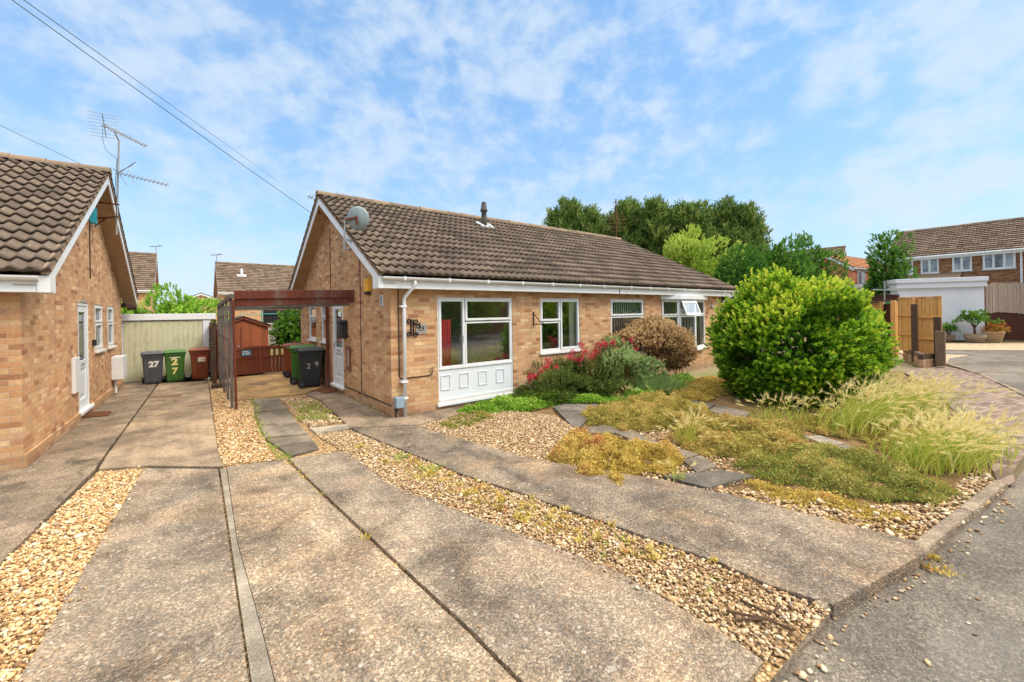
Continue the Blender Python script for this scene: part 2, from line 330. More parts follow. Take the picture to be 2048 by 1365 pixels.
M['forecourt'] = m_gravelbed('pale_forecourt_gravel', srgb(214, 184, 146), srgb(228, 202, 168), srgb(190, 160, 124))
def m_soil():
    n = NT('garden_soil'); c = n.geo(); f = n.noise(c, 3, 8, .7)
    k = n.ramp(f, [(.3, srgb(86, 66, 46)), (.55, srgb(132, 104, 70)), (.75, srgb(168, 138, 96))])
    n.bsdf(k, .95, n.bump(n.noise(c, 60, 4, .7), 1, .02), .1); return n.mat
M['soil'] = m_soil()
def m_ground():
    n = NT('far_ground'); c = n.geo(); f = n.noise(c, .15, 8, .65)
    k = n.ramp(f, [(.35, srgb(112, 104, 78)), (.55, srgb(150, 134, 104)), (.7, srgb(110, 118, 66))]); n.bsdf(k, .95, None, .1); return n.mat
M['ground'] = m_ground()
def m_paver():
    n = NT('pink_block_paving'); c = n.geo(); r = n.n('VectorRotate', {'rotation_type': 'Z_AXIS'}, Vector=c, Angle=radians(12)).outputs[0]
    br = n.n('TexBrick', Vector=r, Color1=(0, 0, 0, 1), Color2=(1, 1, 1, 1), Mortar=(0, 0, 0, 1), Scale=1., Mortar_Size=.006, Mortar_Smooth=.2, Brick_Width=.21, Row_Height=.105)
    k = n.ramp(br.outputs['Color'], [(0, srgb(108, 90, 78)), (.5, srgb(134, 113, 98)), (1, srgb(154, 132, 115))])
    k = n.mix(.6, k, n.ramp(n.noise(c, 1.6, 6, .65), [(.3, (.75, .75, .75)), (.7, (1.12, 1.1, 1.08))]), 'MULTIPLY')
    k = n.mix(br.outputs['Fac'], k, srgb(104, 90, 79)); n.bsdf(k, .9, n.bump(n.math('SUBTRACT', 1., br.outputs['Fac']), .7, .006), .2); return n.mat
M['paver'] = m_paver()
PEB = [(0, srgb(132, 100, 68)), (.15, srgb(174, 132, 86)), (.4, srgb(198, 158, 106)), (.65, srgb(210, 176, 126)), (.86, srgb(220, 196, 154)), (.95, srgb(228, 214, 188)), (1, srgb(152, 132, 112))]
M['pebble'] = m_stone('golden_pebbles', PEB)
M['pebble2'] = m_stone('buff_pebbles', [(0, srgb(112, 88, 64)), (.2, srgb(162, 128, 90)), (.45, srgb(186, 152, 110)), (.7, srgb(202, 174, 134)), (.92, srgb(220, 202, 170)), (1, srgb(136, 118, 100))])
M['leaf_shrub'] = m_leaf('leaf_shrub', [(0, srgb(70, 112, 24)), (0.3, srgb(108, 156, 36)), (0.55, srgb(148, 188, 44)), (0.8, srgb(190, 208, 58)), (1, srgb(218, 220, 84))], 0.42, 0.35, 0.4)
M['leaf_dead'] = m_leaf('leaf_dead', [(0, srgb(120, 92, 62)), (0.4, srgb(168, 134, 92)), (0.75, srgb(204, 170, 120)), (1, srgb(226, 200, 154))], 0.8, 0.25, 0.15)
M['leaf_conifer'] = m_leaf('leaf_conifer', [(0, srgb(50, 78, 34)), (0.45, srgb(92, 120, 54)), (0.8, srgb(136, 154, 74)), (1, srgb(162, 164, 92))], 0.7, 0.3, 0.2)
M['leaf_lime'] = m_leaf('leaf_lime', [(0, srgb(120, 150, 44)), (0.5, srgb(164, 188, 66)), (1, srgb(200, 212, 104))], 0.5, 0.35, 0.3)
M['leaf_mid'] = m_leaf('leaf_mid', [(0, srgb(46, 88, 22)), (0.5, srgb(78, 128, 36)), (1, srgb(130, 168, 60))], 0.5, 0.35, 0.35)
M['leaf_ivy'] = m_leaf('leaf_ivy', [(0, srgb(80, 132, 28)), (0.5, srgb(132, 178, 52)), (1, srgb(188, 212, 92))], 0.5, 0.35, 0.3)
M['leaf_mat'] = m_leaf('leaf_mat', [(0, srgb(106, 104, 42)), (0.3, srgb(152, 146, 66)), (0.6, srgb(190, 174, 92)), (0.85, srgb(214, 192, 116)), (1, srgb(192, 132, 84))], 0.75, 0.32, 0.15)
M['leaf_matgreen'] = m_leaf('leaf_matgreen', [(0, srgb(96, 106, 44)), (0.35, srgb(136, 144, 66)), (0.65, srgb(172, 170, 88)), (0.88, srgb(204, 188, 110)), (1, srgb(192, 138, 90))], 0.75, 0.32, 0.15)
M['leaf_matyellow'] = m_leaf('leaf_matyellow', [(0, srgb(136, 116, 48)), (0.3, srgb(184, 158, 68)), (0.6, srgb(212, 186, 94)), (0.85, srgb(224, 202, 122)), (1, srgb(192, 116, 72))], 0.75, 0.32, 0.15)
M['leaf_sage'] = m_leaf('leaf_sage', [(0, srgb(92, 120, 62)), (0.5, srgb(142, 164, 96)), (1, srgb(186, 198, 138))], 0.6, 0.3, 0.25)
M['leaf_juniper'] = m_leaf('leaf_juniper', [(0, srgb(58, 78, 32)), (0.5, srgb(96, 114, 48)), (1, srgb(140, 146, 74))], 0.7, 0.25, 0.2)
M['petal'] = m_leaf('petal', [(0, srgb(186, 36, 60)), (0.5, srgb(214, 58, 84)), (1, srgb(232, 110, 120))], 0.6, 0.35, 0.2)
M['leaf_yellowing'] = m_leaf('yellowing_stem_leaf', [(0, srgb(140, 128, 56)), (.5, srgb(182, 150, 74)), (1, srgb(204, 130, 70))], .7, .3, .2)
M['barley'] = m_leaf('barley', [(0, srgb(132, 156, 50)), (0.4, srgb(182, 188, 76)), (0.75, srgb(216, 206, 112)), (1, srgb(240, 226, 160))], 0.6, 0.45, 0.2)
M['barleyhead'] = m_leaf('barleyhead', [(0, srgb(214, 192, 106)), (0.5, srgb(236, 216, 146)), (1, srgb(248, 236, 184))], 0.6, 0.45, 0.2)
M['weed'] = m_leaf('weed', [(0, srgb(100, 136, 42)), (0.5, srgb(148, 170, 64)), (1, srgb(198, 186, 96))], 0.6, 0.35, 0.2)
# ------------------------------------------------------------------ building helpers
def holes_wall(mb, T, u0, u1, w0, w1, holes, reveal=.1):
    us = sorted({u0, u1, *[h[0] for h in holes], *[h[1] for h in holes]}); ws = sorted({w0, w1, *[h[2] for h in holes], *[h[3] for h in holes]})
    for a, b in zip(us, us[1:]):
        for c, d in zip(ws, ws[1:]):
            mu, mw = (a+b)/2, (c+d)/2
            if any(h[0] < mu < h[1] and h[2] < mw < h[3] for h in holes): continue
            mb.poly(T(a, 0, c), T(b, 0, c), T(b, 0, d), T(a, 0, d))
    for a, b, c, d in holes:
        r = -reveal
        mb.poly(T(a, 0, c), T(a, r, c), T(a, r, d), T(a, 0, d)); mb.poly(T(b, 0, c), T(b, r, c), T(b, r, d), T(b, 0, d))
        mb.poly(T(a, 0, d), T(b, 0, d), T(b, r, d), T(a, r, d)); mb.poly(T(a, 0, c), T(b, 0, c), T(b, r, c), T(a, r, c))
def window(parent, T, rect, cells, sill=True, depth=.07, out=-.015, b=.05, o=.035, glass='glass', name='window', sill_h=.05):
    """T(u, n, w): n points out of the wall. cells: (u0,u1,w0,w1,opening)"""
    u0, u1, w0, w1 = rect; m = MB(); n0, n1 = -depth, out
    m.box(u0, u0+o, n0, n1, w0, w1, T); m.box(u1-o, u1, n0, n1, w0, w1, T)
    m.box(u0+o, u1-o, n0, n1, w1-o, w1, T); m.box(u0+o, u1-o, n0, n1, w0, w0+o, T)
    root = m.build(name, M['white'], parent, bevel=.004)
    fr = MB(); gl = MB()
    for a, c, d, e, op in cells:
        q = n1+(.014 if op else -.006); bb = b if op else b*.75; p0 = n0+.01
        fr.box(a, a+bb, p0, q, d, e, T); fr.box(c-bb, c, p0, q, d, e, T)
        fr.box(a+bb, c-bb, p0, q, e-bb, e, T); fr.box(a+bb, c-bb, p0, q, d, d+bb, T)
        nn = (n0+n1)/2; gl.poly(T(a+bb, nn, d+bb), T(c-bb, nn, d+bb), T(c-bb, nn, e-bb), T(a+bb, nn, e-bb))
    fr.build('frame', M['white'], root, bevel=.005); gl.build('pane', M[glass], root)
    if sill:
        s = MB(); s.box(u0-.04, u1+.04, -.09, .055, w0-sill_h, w0-.001, T); s.build('sill', M['white'], root, bevel=.006)
    return root
def roof_slope(P0, U, Sd, N, SL, ulo, uhi, T=None, gauge=.31, per=.165, amp=.052, lift=.034, du=None, jitter=.006):
    """courses of wavy concrete tiles; returns (V, F, var)"""
    P0, U, Sd, N = (np.array(x, float) for x in (P0, U, Sd, N)); nc = max(1, int(round(SL/gauge))); g = SL/nc; du = du or per/8
    Vs, Fs, va = [], [], []; base = 0; seed = rng.integers(1 << 30)
    for k in range(nc):
        s0, s1 = k*g, (k+1)*g+.015; lo, hi = min(ulo(s0), ulo(s1)), max(uhi(s0), uhi(s1))
        us = np.arange(math.floor(lo/du)*du, hi+du, du); nU = len(us)
        w = (us/per) % 1.0; h = amp*(.5+.5*np.cos(2*pi*w))**.9*(1-.25*w)
        tidx = np.floor(us/(2*per)+.5*(k % 1)).astype(int); r = np.random.default_rng(seed+k); tr = r.random(tidx.max()-tidx.min()+2); jit = (tr-.5)*jitter*2; tj = jit[tidx-tidx.min()]
        rows = []
        for s, l in ((s0+.05, -.012), (s0, None), (s0+g*.45, 'm'), (s1, 'e')):
            lf = {-.012: -.012}.get(l) if l == -.012 else (lift if l is None else (lift*.55 if l == 'm' else .001))
            hh = h*(.25 if l == -.012 else 1)+lf+(tj if l is None else tj*.4)
            uu = np.clip(us, ulo(min(s, SL)), uhi(min(s, SL)))
            rows.append(P0+uu[:, None]*U+s*Sd+hh[:, None]*N)
        Vs += rows
        i = np.arange(nU-1)
        for a in range(3):
            b0 = base+a*nU; b1 = base+(a+1)*nU; Fs.append(np.stack([b0+i, b0+i+1, b1+i+1, b1+i], 1)); va.append(tr[(tidx-tidx.min())[:-1]])
        base += 4*nU
    V = np.concatenate(Vs); 
    if T is not None: V = np.array([T(*p) for p in V])
    return V, np.concatenate(Fs), np.concatenate(va)
def join(parts):
    V = []; F = []; A = []; b = 0
    for v, f, a in parts: V.append(v); F.append(f+b); A.append(a); b += len(v)
    return np.concatenate(V), np.concatenate(F), np.concatenate(A)
def ridge_tiles(name, a, b, parent, T=None, r=.115, step=.45, mat='ridge'):
    a = np.array(a, float); b = np.array(b, float); L = np.linalg.norm(b-a); d = (b-a)/L; side = np.cross(d, (0, 0, 1)); side /= np.linalg.norm(side); u = np.cross(side, d)
    n = max(1, int(L/step)); m = MB()
    for k in range(n):
        p, q = a+d*(L*k/n), a+d*(L*(k+1)/n+.02); j = random.uniform(-.008, .008); ra, rb = r*1.06, r*.97; rings = []
        for c, rr in ((p, ra), (q, rb)):
            pts = [c+side*rr*1.15*cos(t)+u*(rr*sin(t)-.07+j) for t in np.linspace(0, pi, 9)]
            rings.append([m.V(T(*x) if T else x) for x in pts])
        for i in range(8): m.F(rings[0][i], rings[0][i+1], rings[1][i+1], rings[1][i])
        m.F(*rings[0])
    o = m.build(name, M[mat], parent); a = o.data.attributes.new('var', 'FLOAT', 'FACE'); a.data.foreach_set('value', np.repeat(rng.random(n), 9)[:len(o.data.polygons)].astype(np.float32)); return o
def text_mesh(name, s, size, mat, parent, mw, extrude=.001, bold=0.0, sx=1.0):
    cu = bpy.data.curves.new('tmp', 'FONT'); cu.body = s; cu.size = size; cu.extrude = extrude; cu.align_x = 'CENTER'; cu.align_y = 'CENTER'; cu.offset = bold
    t = bpy.data.objects.new('tmp', cu); COL.objects.link(t); bpy.context.view_layer.update()
    me = bpy.data.meshes.new_from_object(t.evaluated_get(bpy.context.evaluated_depsgraph_get())); bpy.data.objects.remove(t); me.name = name
    for v in me.vertices: v.co.x *= sx
    o = link(name, me, M[mat], parent); o.matrix_local = mw; return o
from mathutils import Matrix, Vector
def frame(o, x, y):   # matrix with local X along x, local Y along y
    x = Vector(x).normalized(); y = Vector(y).normalized(); z = x.cross(y)
    return Matrix(((x.x, y.x, z.x, o[0]), (x.y, y.y, z.y, o[1]), (x.z, y.z, z.z, o[2]), (0, 0, 0, 1)))
def inset(poly, d):
    P = [np.array(p[:2], float) for p in poly]; n = len(P); A = sum(P[i][0]*P[(i+1) % n][1]-P[(i+1) % n][0]*P[i][1] for i in range(n)); sgn = 1 if A > 0 else -1; out = []
    for i in range(n):
        a, b, c = P[i-1], P[i], P[(i+1) % n]; e1 = (b-a)/np.linalg.norm(b-a); e2 = (c-b)/np.linalg.norm(c-b)
        n1 = np.array([-e1[1], e1[0]])*sgn; n2 = np.array([-e2[1], e2[0]])*sgn; k = 1+n1@n2
        out.append(b+(n1+n2)*d/max(k, .4))
    return out
def clip(poly, f):            # keep f(p) >= 0
    out = []; n = len(poly)
    for i in range(n):
        a, b = np.array(poly[i][:2], float), np.array(poly[(i+1) % n][:2], float); fa, fb = f(a), f(b)
        if fa >= 0: out.append(a)
        if (fa >= 0) != (fb >= 0): out.append(a+(b-a)*fa/(fa-fb))
    return out
def gp(*pts): return [G(*p)[:2] for p in pts]
def inside(P, poly):
    x, y = P[:, 0], P[:, 1]; r = np.zeros(len(P), bool); n = len(poly)
    for i in range(n):
        a, b = poly[i], poly[(i+1) % n]; c = ((a[1] > y) != (b[1] > y)); xi = (b[0]-a[0])*(y-a[1])/(b[1]-a[1]+1e-12)+a[0]; r ^= c & (x < xi)
    return r
def sample_poly(poly, n):
    P = np.array([p[:2] for p in poly]); lo, hi = P.min(0), P.max(0); A = abs(sum(P[i][0]*P[(i+1) % len(P)][1]-P[(i+1) % len(P)][0]*P[i][1] for i in range(len(P))))/2
    need = int(n*A) if n > 50 else int(n); q = rng.random((int(need*np.prod(hi-lo)/max(A, 1e-6))+8, 2))*(hi-lo)+lo; return q[inside(q, P)]
# ------------------------------------------------------------------ camera, light, sky
cam = bpy.data.objects.new('camera', bpy.data.cameras.new('camera')); COL.objects.link(cam); S.camera = cam
cam.data.sensor_width = 36; cam.data.lens = FPX/2048*36; cam.data.shift_y = -(682.5-CY)/2048; cam.data.clip_end = 3000; cam.data.clip_start = .05
xr = rt*cos(ROLL)-up*sin(ROLL); yr = rt*sin(ROLL)+up*cos(ROLL); zb = -fw
cam.matrix_world = Matrix(((xr[0], yr[0], zb[0], CAM[0]), (xr[1], yr[1], zb[1], CAM[1]), (xr[2], yr[2], zb[2], CAM[2]), (0, 0, 0, 1)))
SUN = Vector((.50, -.66, 1.0)).normalized()
sd = bpy.data.lights.new('sun', 'SUN'); sd.energy = 1.15; sd.angle = radians(12); sd.color = (1, .93, .82)
so = bpy.data.objects.new('sun', sd); COL.objects.link(so); so.rotation_euler = SUN.to_track_quat('Z', 'Y').to_euler()
W = bpy.data.worlds.new('World'); S.world = W; W.use_nodes = True; wt = W.node_tree; wt.nodes.clear()
class WN(NT):
    def __init__(s): s.t = wt; s.out = wt.nodes.new('ShaderNodeOutputWorld')
w = WN(); sky = w.n('TexSky'); sky.sky_type = 'NISHITA'; sky.sun_disc = False; sky.sun_elevation = math.asin(SUN.z); sky.sun_rotation = atan2(SUN.x, SUN.y); sky.air_density = 1.0; sky.dust_density = .6; sky.ozone_density = 2.2
d = w.n('TexCoord').outputs['Generated']; sp = w.n('SeparateXYZ', Vector=d)
zz = w.math('ADD', w.math('MAXIMUM', sp.outputs[2], 0.), .22); px = w.math('DIVIDE', sp.outputs[0], zz); py = w.math('DIVIDE', sp.outputs[1], zz)
pv = w.n('CombineXYZ', X=px, Y=py).outputs[0]; pr = w.n('VectorRotate', {'rotation_type': 'Z_AXIS'}, Vector=pv, Angle=radians(35)).outputs[0]
pr = w.n('VectorMath', {'operation': 'MULTIPLY'}, i0=pr, i1=(1.0, .8, 1)).outputs[0]
dv = w.n('VectorMath', {'operation': 'MULTIPLY'}, i0=d, i1=(1, 1, 1.5)).outputs[0]; c1 = w.noise(dv, 5.2, 6, .55, Distortion=.25); c2 = w.noise(dv, 15.0, 6, .58, Distortion=.2)
cl = w.math('ADD', w.math('MULTIPLY', c1, .55), w.math('MULTIPLY', c2, .45)); cloud = w.n('MapRange', {'interpolation_type': 'SMOOTHSTEP'}, Value=cl, From_Min=.40, From_Max=.63).outputs[0]
hz = w.math('POWER', w.math('SUBTRACT', 1., w.math('MAXIMUM', sp.outputs[2], 0.)), 5.0)
tint = w.mix(1., sky.outputs[0], (1.25, 1.52, 1.42, 1), 'MULTIPLY')
tint = w.mix(.62, tint, (1.2, 2.35, 4.4, 1)); k = w.mix(w.math('MULTIPLY', hz, .85), tint, (3.3, 3.9, 4.5, 1)); k = w.mix(w.math('MULTIPLY', cloud, .70), k, (3.7, 4.2, 4.75, 1))
# sky gain round the sun and overhead, added out of view as fill light
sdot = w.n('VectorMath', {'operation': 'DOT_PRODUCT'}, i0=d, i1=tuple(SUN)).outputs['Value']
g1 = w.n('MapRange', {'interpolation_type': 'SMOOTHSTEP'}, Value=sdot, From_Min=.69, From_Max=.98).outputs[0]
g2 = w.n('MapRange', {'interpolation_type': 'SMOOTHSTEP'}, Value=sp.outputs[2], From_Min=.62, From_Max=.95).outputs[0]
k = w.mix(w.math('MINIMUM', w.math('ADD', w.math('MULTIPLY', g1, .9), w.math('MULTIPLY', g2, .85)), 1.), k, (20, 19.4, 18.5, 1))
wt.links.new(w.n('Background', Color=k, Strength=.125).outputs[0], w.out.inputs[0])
S.view_settings.view_transform = 'Standard'; S.view_settings.look = 'None'; S.view_settings.gamma = 1; S.view_settings.exposure = 0.74
S.render.engine = 'CYCLES'; S.cycles.max_bounces = 6; S.cycles.transparent_max_bounces = 12; S.cycles.diffuse_bounces = 3; S.cycles.glossy_bounces = 3
S.cycles.use_denoising = True; S.cycles.caustics_reflective = False; S.cycles.caustics_refractive = False
# ------------------------------------------------------------------ ground
def sheet(name, poly, z, mat, kind='structure', label=None):
    m = MB(); A = sum(poly[i][0]*poly[(i+1) % len(poly)][1]-poly[(i+1) % len(poly)][0]*poly[i][1] for i in range(len(poly)))
    if A < 0: poly = poly[::-1]
    m.poly(*[(p[0], p[1], z) for p in poly]); return tag(m.build(name, M[mat]), label, None, None, kind)
def slab(name, poly, z, mat, gap=.005, bev=.007):
    m = MB(); m.prism(inset(poly, gap), -.13, z); return tag(m.build(name, M[mat], bevel=bev), kind='structure')
sheet('ground', [(-900, -900), (900, -900), (900, 900), (-900, 900)], -.145, 'ground')
road_edge = [(-60, -6.42), (-.57, -6.42), (.19, -6.47), (1.49, -6.72), (3.94, -7.05), (6.5, -7.3), tuple(G(2075, 800, -.06)[:2]), tuple(G(1960, 746, -.05)[:2]), tuple(G(1893, 727, -.05)[:2]), (19.5, -5.0)]
far = [tuple(G(1893, 721, -.05)[:2]), tuple(G(2200, 726, -.05)[:2])]
sheet('road', road_edge+[(23.5, -5.6), (23.5, -40), (-60, -40)], -.095, 'asphalt')
fore = gp((1850, 724), (2250, 727), (2250, 682), (1760, 683))
sheet('forecourt', fore, -.11, 'forecourt')
sheet('forecourt_strip', gp((1860, 695), (2250, 697), (2250, 709), (2060, 707), (1860, 703)), -.10, 'asphalt')
def above(poly): return clip(poly, lambda p: p[1]+6.42)
slab('driveway', above(gp((311, 760), (316, 766), (208, 912), (188, 941), (0, 1127), (-600, 1720), (-1500, 1300), (-900, 960), (-300, 935), (90, 850), (235, 760))), 0, 'conc_path')
slab('driveway', gp((318, 767), (416, 762), (436, 900), (447, 934), (288, 932), (196, 939), (211, 914)), .004, 'conc_light')
slab('driveway', above(gp((288, 936), (437, 938), (501, 1365), (545, 1650), (-140, 1650))), 0, 'conc_agg')
slab('driveway', above(gp((440, 938), (453, 938), (474, 1082), (528, 1277), (550, 1365), (600, 1600), (545, 1650), (503, 1365))), -.001, 'cement', .001, .002)
slab('driveway', above(gp((453, 933), (569, 919), (631, 979), (783, 1121), (930, 1258), (1036, 1365), (1330, 1660), (600, 1600), (550, 1365), (528, 1277), (474, 1082))), 0, 'conc_agg2', .002, .004)
slab('driveway', above(gp((575, 917), (690, 901), (783, 969), (1002, 1052), (1234, 1139), (1478, 1281), (1546, 1332), (1700, 1450), (1350, 1660), (1044, 1365), (938, 1258), (790, 1121), (638, 979))), -.002, 'conc_agg', .009)
slab('driveway', gp((700, 857), (830, 851), (1000, 900), (1048, 914), (1146, 931), (1326, 959), (1478, 993), (1653, 1037), (1849, 1086), (1849, 1108), (1668, 1210), (1536, 1169), (1439, 1125), (1312, 1081), (1048, 988), (928, 950)), 0, 'conc_dark', .006)
slab('path', gp((612, 789), (655, 773), (690, 782), (784, 832), (890, 818), (960, 812), (962, 819), (880, 838), (830, 850), (700, 856), (683, 840), (640, 800)), .003, 'conc_path', .006)
slab('path', gp((455, 756), (600, 743), (655, 770), (611, 787), (553, 793), (470, 801)), .002, 'carport', .006)
for q in (((503, 799), (555, 794), (576, 819), (508, 825)), ((508, 826), (577, 820), (596, 846), (518, 850)), ((518, 851), (597, 847), (617, 868), (530, 876)), ((530, 877), (618, 869), (640, 896), (581, 911))): slab('paving_slab', gp(*q), -.004+random.uniform(-.004, .004), 'slab', .008)
slab('paving_slab', gp((617, 856), (695, 848), (701, 857), (634, 868)), .003, 'cement', .006)
sheet('gravel_bed', gp((418, 762), (480, 752), (640, 770), (760, 850), (850, 865), (1000, 912), (1470, 1080), (1640, 1225), (1500, 1400), (1100, 1420), (470, 1420), (440, 938)), -.036, 'gravelbed')
sheet('gravel_bed', above(gp((196, 938), (288, 932), (-150, 1720), (-620, 1720))), -.036, 'gravelbed')
bed_poly = gp((815, 850), (1000, 902), (1146, 932), (1326, 960), (1478, 994), (1653, 1038), (1862, 1084), (2004, 968), (1966, 885), (1900, 800), (1800, 738), (1480, 742), (960, 806))
sheet('garden_bed', bed_poly, -.075, 'soil')
kg = gp((838, 850), (880, 836), (965, 818), (1020, 820), (1110, 828), (1155, 858), (1215, 880), (1150, 931), (1048, 914), (1000, 900))
sheet('gravel_bed', kg, -.045, 'gravelbed')
drive_r = gp((1800, 735), (1893, 729), (1960, 746), (2075, 802))+[(7.2, -7.25), (4.6, -7.08)]+gp((2030, 958), (2000, 962), (1960, 880), (1890, 795))
sheet('driveway', drive_r, -.055, 'paver')
# kerbs
def kerb_run(pts, w, h, name='kerb', mat='kerb', ztop=0.01):
    for a, b in zip(pts, pts[1:]):
        a, b = np.array(a, float), np.array(b, float); L = np.linalg.norm(b-a); n = max(1, round(L/.9)); dd = (b-a)/L; pr = np.array([-dd[1], dd[0]])
        for k in range(n):
            p, q = a+dd*(L*k/n+.004), a+dd*(L*(k+1)/n-.004); m = MB(); j = random.uniform(-.008, .008)
            m.prism([p-pr*w/2, q-pr*w/2, q+pr*w/2, p+pr*w/2], -.2, ztop+j); tag(m.build(name, M[mat], bevel=.02), kind='structure')
kerb_run([(1.55, -6.70), (2.75, -6.86), (3.98, -7.02)], .10, .1, ztop=-.018)
kerb_run([(-.52, -6.40), (.16, -6.45)], .10, .1, ztop=-.045)
kerb_run([(.19, -6.44), (1.50, -6.70)], .07, .1, ztop=-.004)
kerb_run([tuple(G(1893, 728, -.05)[:2]), tuple(G(1960, 748, -.05)[:2]), tuple(G(2075, 803, -.06)[:2])], .1, .1, ztop=-.03)
# garden stepping slabs
for q, z, mt in ((((1105, 811), (1128, 806), (1196, 806), (1188, 822), (1160, 852), (1146, 852)), .02, 'slabdark'), (((1150, 855), (1175, 862), (1250, 862), (1215, 845)), .012, 'slab'), (((1225, 860), (1262, 858), (1330, 884), (1298, 890)), .015, 'slab'), (((1300, 891), (1333, 885), (1400, 905), (1362, 915)), .018, 'slab'), (((1364, 917), (1402, 906), (1436, 928), (1395, 942)), .02, 'slab'),
                 (((1322, 946), (1440, 934), (1512, 946), (1415, 970)), .012, 'slabdark'), (((1332, 800), (1352, 794), (1432, 806), (1412, 818)), .02, 'slabdark'), (((1414, 819), (1434, 807), (1500, 822), (1485, 841)), .02, 'slab'), (((1606, 868), (1640, 866), (1690, 882), (1660, 888)), .01, 'cement'), (((1662, 889), (1692, 883), (1752, 900), (1722, 910)), .01, 'slab')):
    slab('paving_slab', gp(*q), z-.042, mt, .008)
# ------------------------------------------------------------------ semi-detached bungalow (29)
def gable_wall(T, Dp, rl, ridge_y, ridge_z, weave, holes, eav_in=.1):
    m = MB(); holes_wall(m, T, 0, Dp, -.2, weave, holes)
    pts = [(0, weave), (Dp, weave), (Dp, rl(Dp)-eav_in), (ridge_y, ridge_z-eav_in), (0, rl(0)-eav_in)]
    m.poly(*[T(u, 0, w_) for u, w_ in pts]); return m
house = empty('semi_detached_bungalow', (0, 0, 0), 0, 'low buff brick semi-detached bungalow pair with long tiled roof behind the flowering garden', 'bungalow')
DP, LX, EY, EZ, RY, RZ = 7.5, 12.45, -.32, 2.565, 3.75, 4.86
SLP = (RZ-EZ)/(RY-EY); ANG = math.atan(SLP); SLEN = math.hypot(RZ-EZ, RY-EY)
rl = lambda y: EZ+(min(y, 2*RY-y)-EY)*SLP
TF = lambda u, n, w_: (u, -n, w_)
TG = lambda u, n, w_: (-n, u, w_)
W1, W2, W3, BAY = (.95, 2.81, .12, 2.2), (3.63, 4.98, .92, 2.2), (6.2, 7.72, .62, 2.2), (8.62, 11.2, .62, 2.2)
DOOR, G1, G2 = (2.9, 3.84, .14, 2.2), (4.12, 4.92, 1.18, 2.2), (5.5, 6.38, 1.18, 2.2)
m = MB(); holes_wall(m, TF, 0, LX, -.2, 2.38, [W1, W2, W3, BAY]); m.build('front_wall', M['brick'], house)
m = gable_wall(TG, DP, rl, RY, RZ, 2.38, [DOOR, G1, G2]); m.build('gable_wall', M['brick'], house)
m = MB(); m.poly((0, DP, -.2), (LX, DP, -.2), (LX, DP, 2.6), (0, DP, 2.6)); m.poly((LX, 0, -.2), (LX, DP, -.2), (LX, DP, 2.6), (LX, 0, 2.6)); m.build('rear_wall', M['brick'], house)
m = MB()   # inside: floor, ceiling, partitions
for (x0, x1, y1) in ((.12, 3.2, 2.75), (3.25, 6.0, 3.4), (6.05, 8.2, 3.4), (8.25, 12.3, 3.4)):
    m.poly((x0, .02, .1), (x1, .02, .1), (x1, y1, .1), (x0, y1, .1)); m.poly((x0, .02, 2.36), (x1, .02, 2.36), (x1, y1, 2.36), (x0, y1, 2.36))
    m.poly((x0, y1, .1), (x1, y1, .1), (x1, y1, 2.36), (x0, y1, 2.36))
    for x in (x0, x1): m.poly((x, .02, .1), (x, y1, .1), (x, y1, 2.36), (x, .02, 2.36))
m.poly((2.2, 2.8, .1), (2.2, 7.4, .1), (2.2, 7.4, 2.36), (2.2, 2.8, 2.36)); m.poly((.02, 2.8, 2.36), (2.2, 2.8, 2.36), (2.2, 7.4, 2.36), (.02, 7.4, 2.36)); m.poly((.02, 2.8, .1), (2.2, 2.8, .1), (2.2, 7.4, .1), (.02, 7.4, .1)); m.poly((.02, 7.4, .1), (2.2, 7.4, .1), (2.2, 7.4, 2.36), (.02, 7.4, 2.36))
m.build('interior', M['plaster'], house)
XR0, XR1 = 13.15, 11.45   # right end of the roof: eave, ridge (steep hip)
hi = lambda s: XR0+(XR1-XR0)*s/SLEN
parts = [roof_slope((0, EY, EZ), (1, 0, 0), (0, cos(ANG), sin(ANG)), (0, -sin(ANG), cos(ANG)), SLEN, lambda s: -.33, hi),
         roof_slope((0, 2*RY-EY, EZ), (1, 0, 0), (0, -cos(ANG), sin(ANG)), (0, sin(ANG), cos(ANG)), SLEN, lambda s: -.33, hi, du=.05)]
hs = np.array((XR1-XR0, 0, RZ-EZ)); hl = np.linalg.norm(hs); hs /= hl; hn = np.array((hs[2], 0, -hs[0]))
parts.append(roof_slope((XR0, EY, EZ), (0, 1, 0), hs, hn, hl, lambda s: (RY-EY)*s/hl, lambda s: 2*(RY-EY)-(RY-EY)*s/hl, du=.04))
V, F, A = join(parts); roof = np_mesh('roof', V, F, M['tile'], house, A)
ridge_tiles('ridge', (-.34, RY, RZ+.05), (XR1+.05, RY, RZ+.05), roof)
ridge_tiles('hip_tiles', (XR0, EY, EZ+.02), (XR1, RY, RZ+.03), roof, r=.075, step=.38, mat='tile')
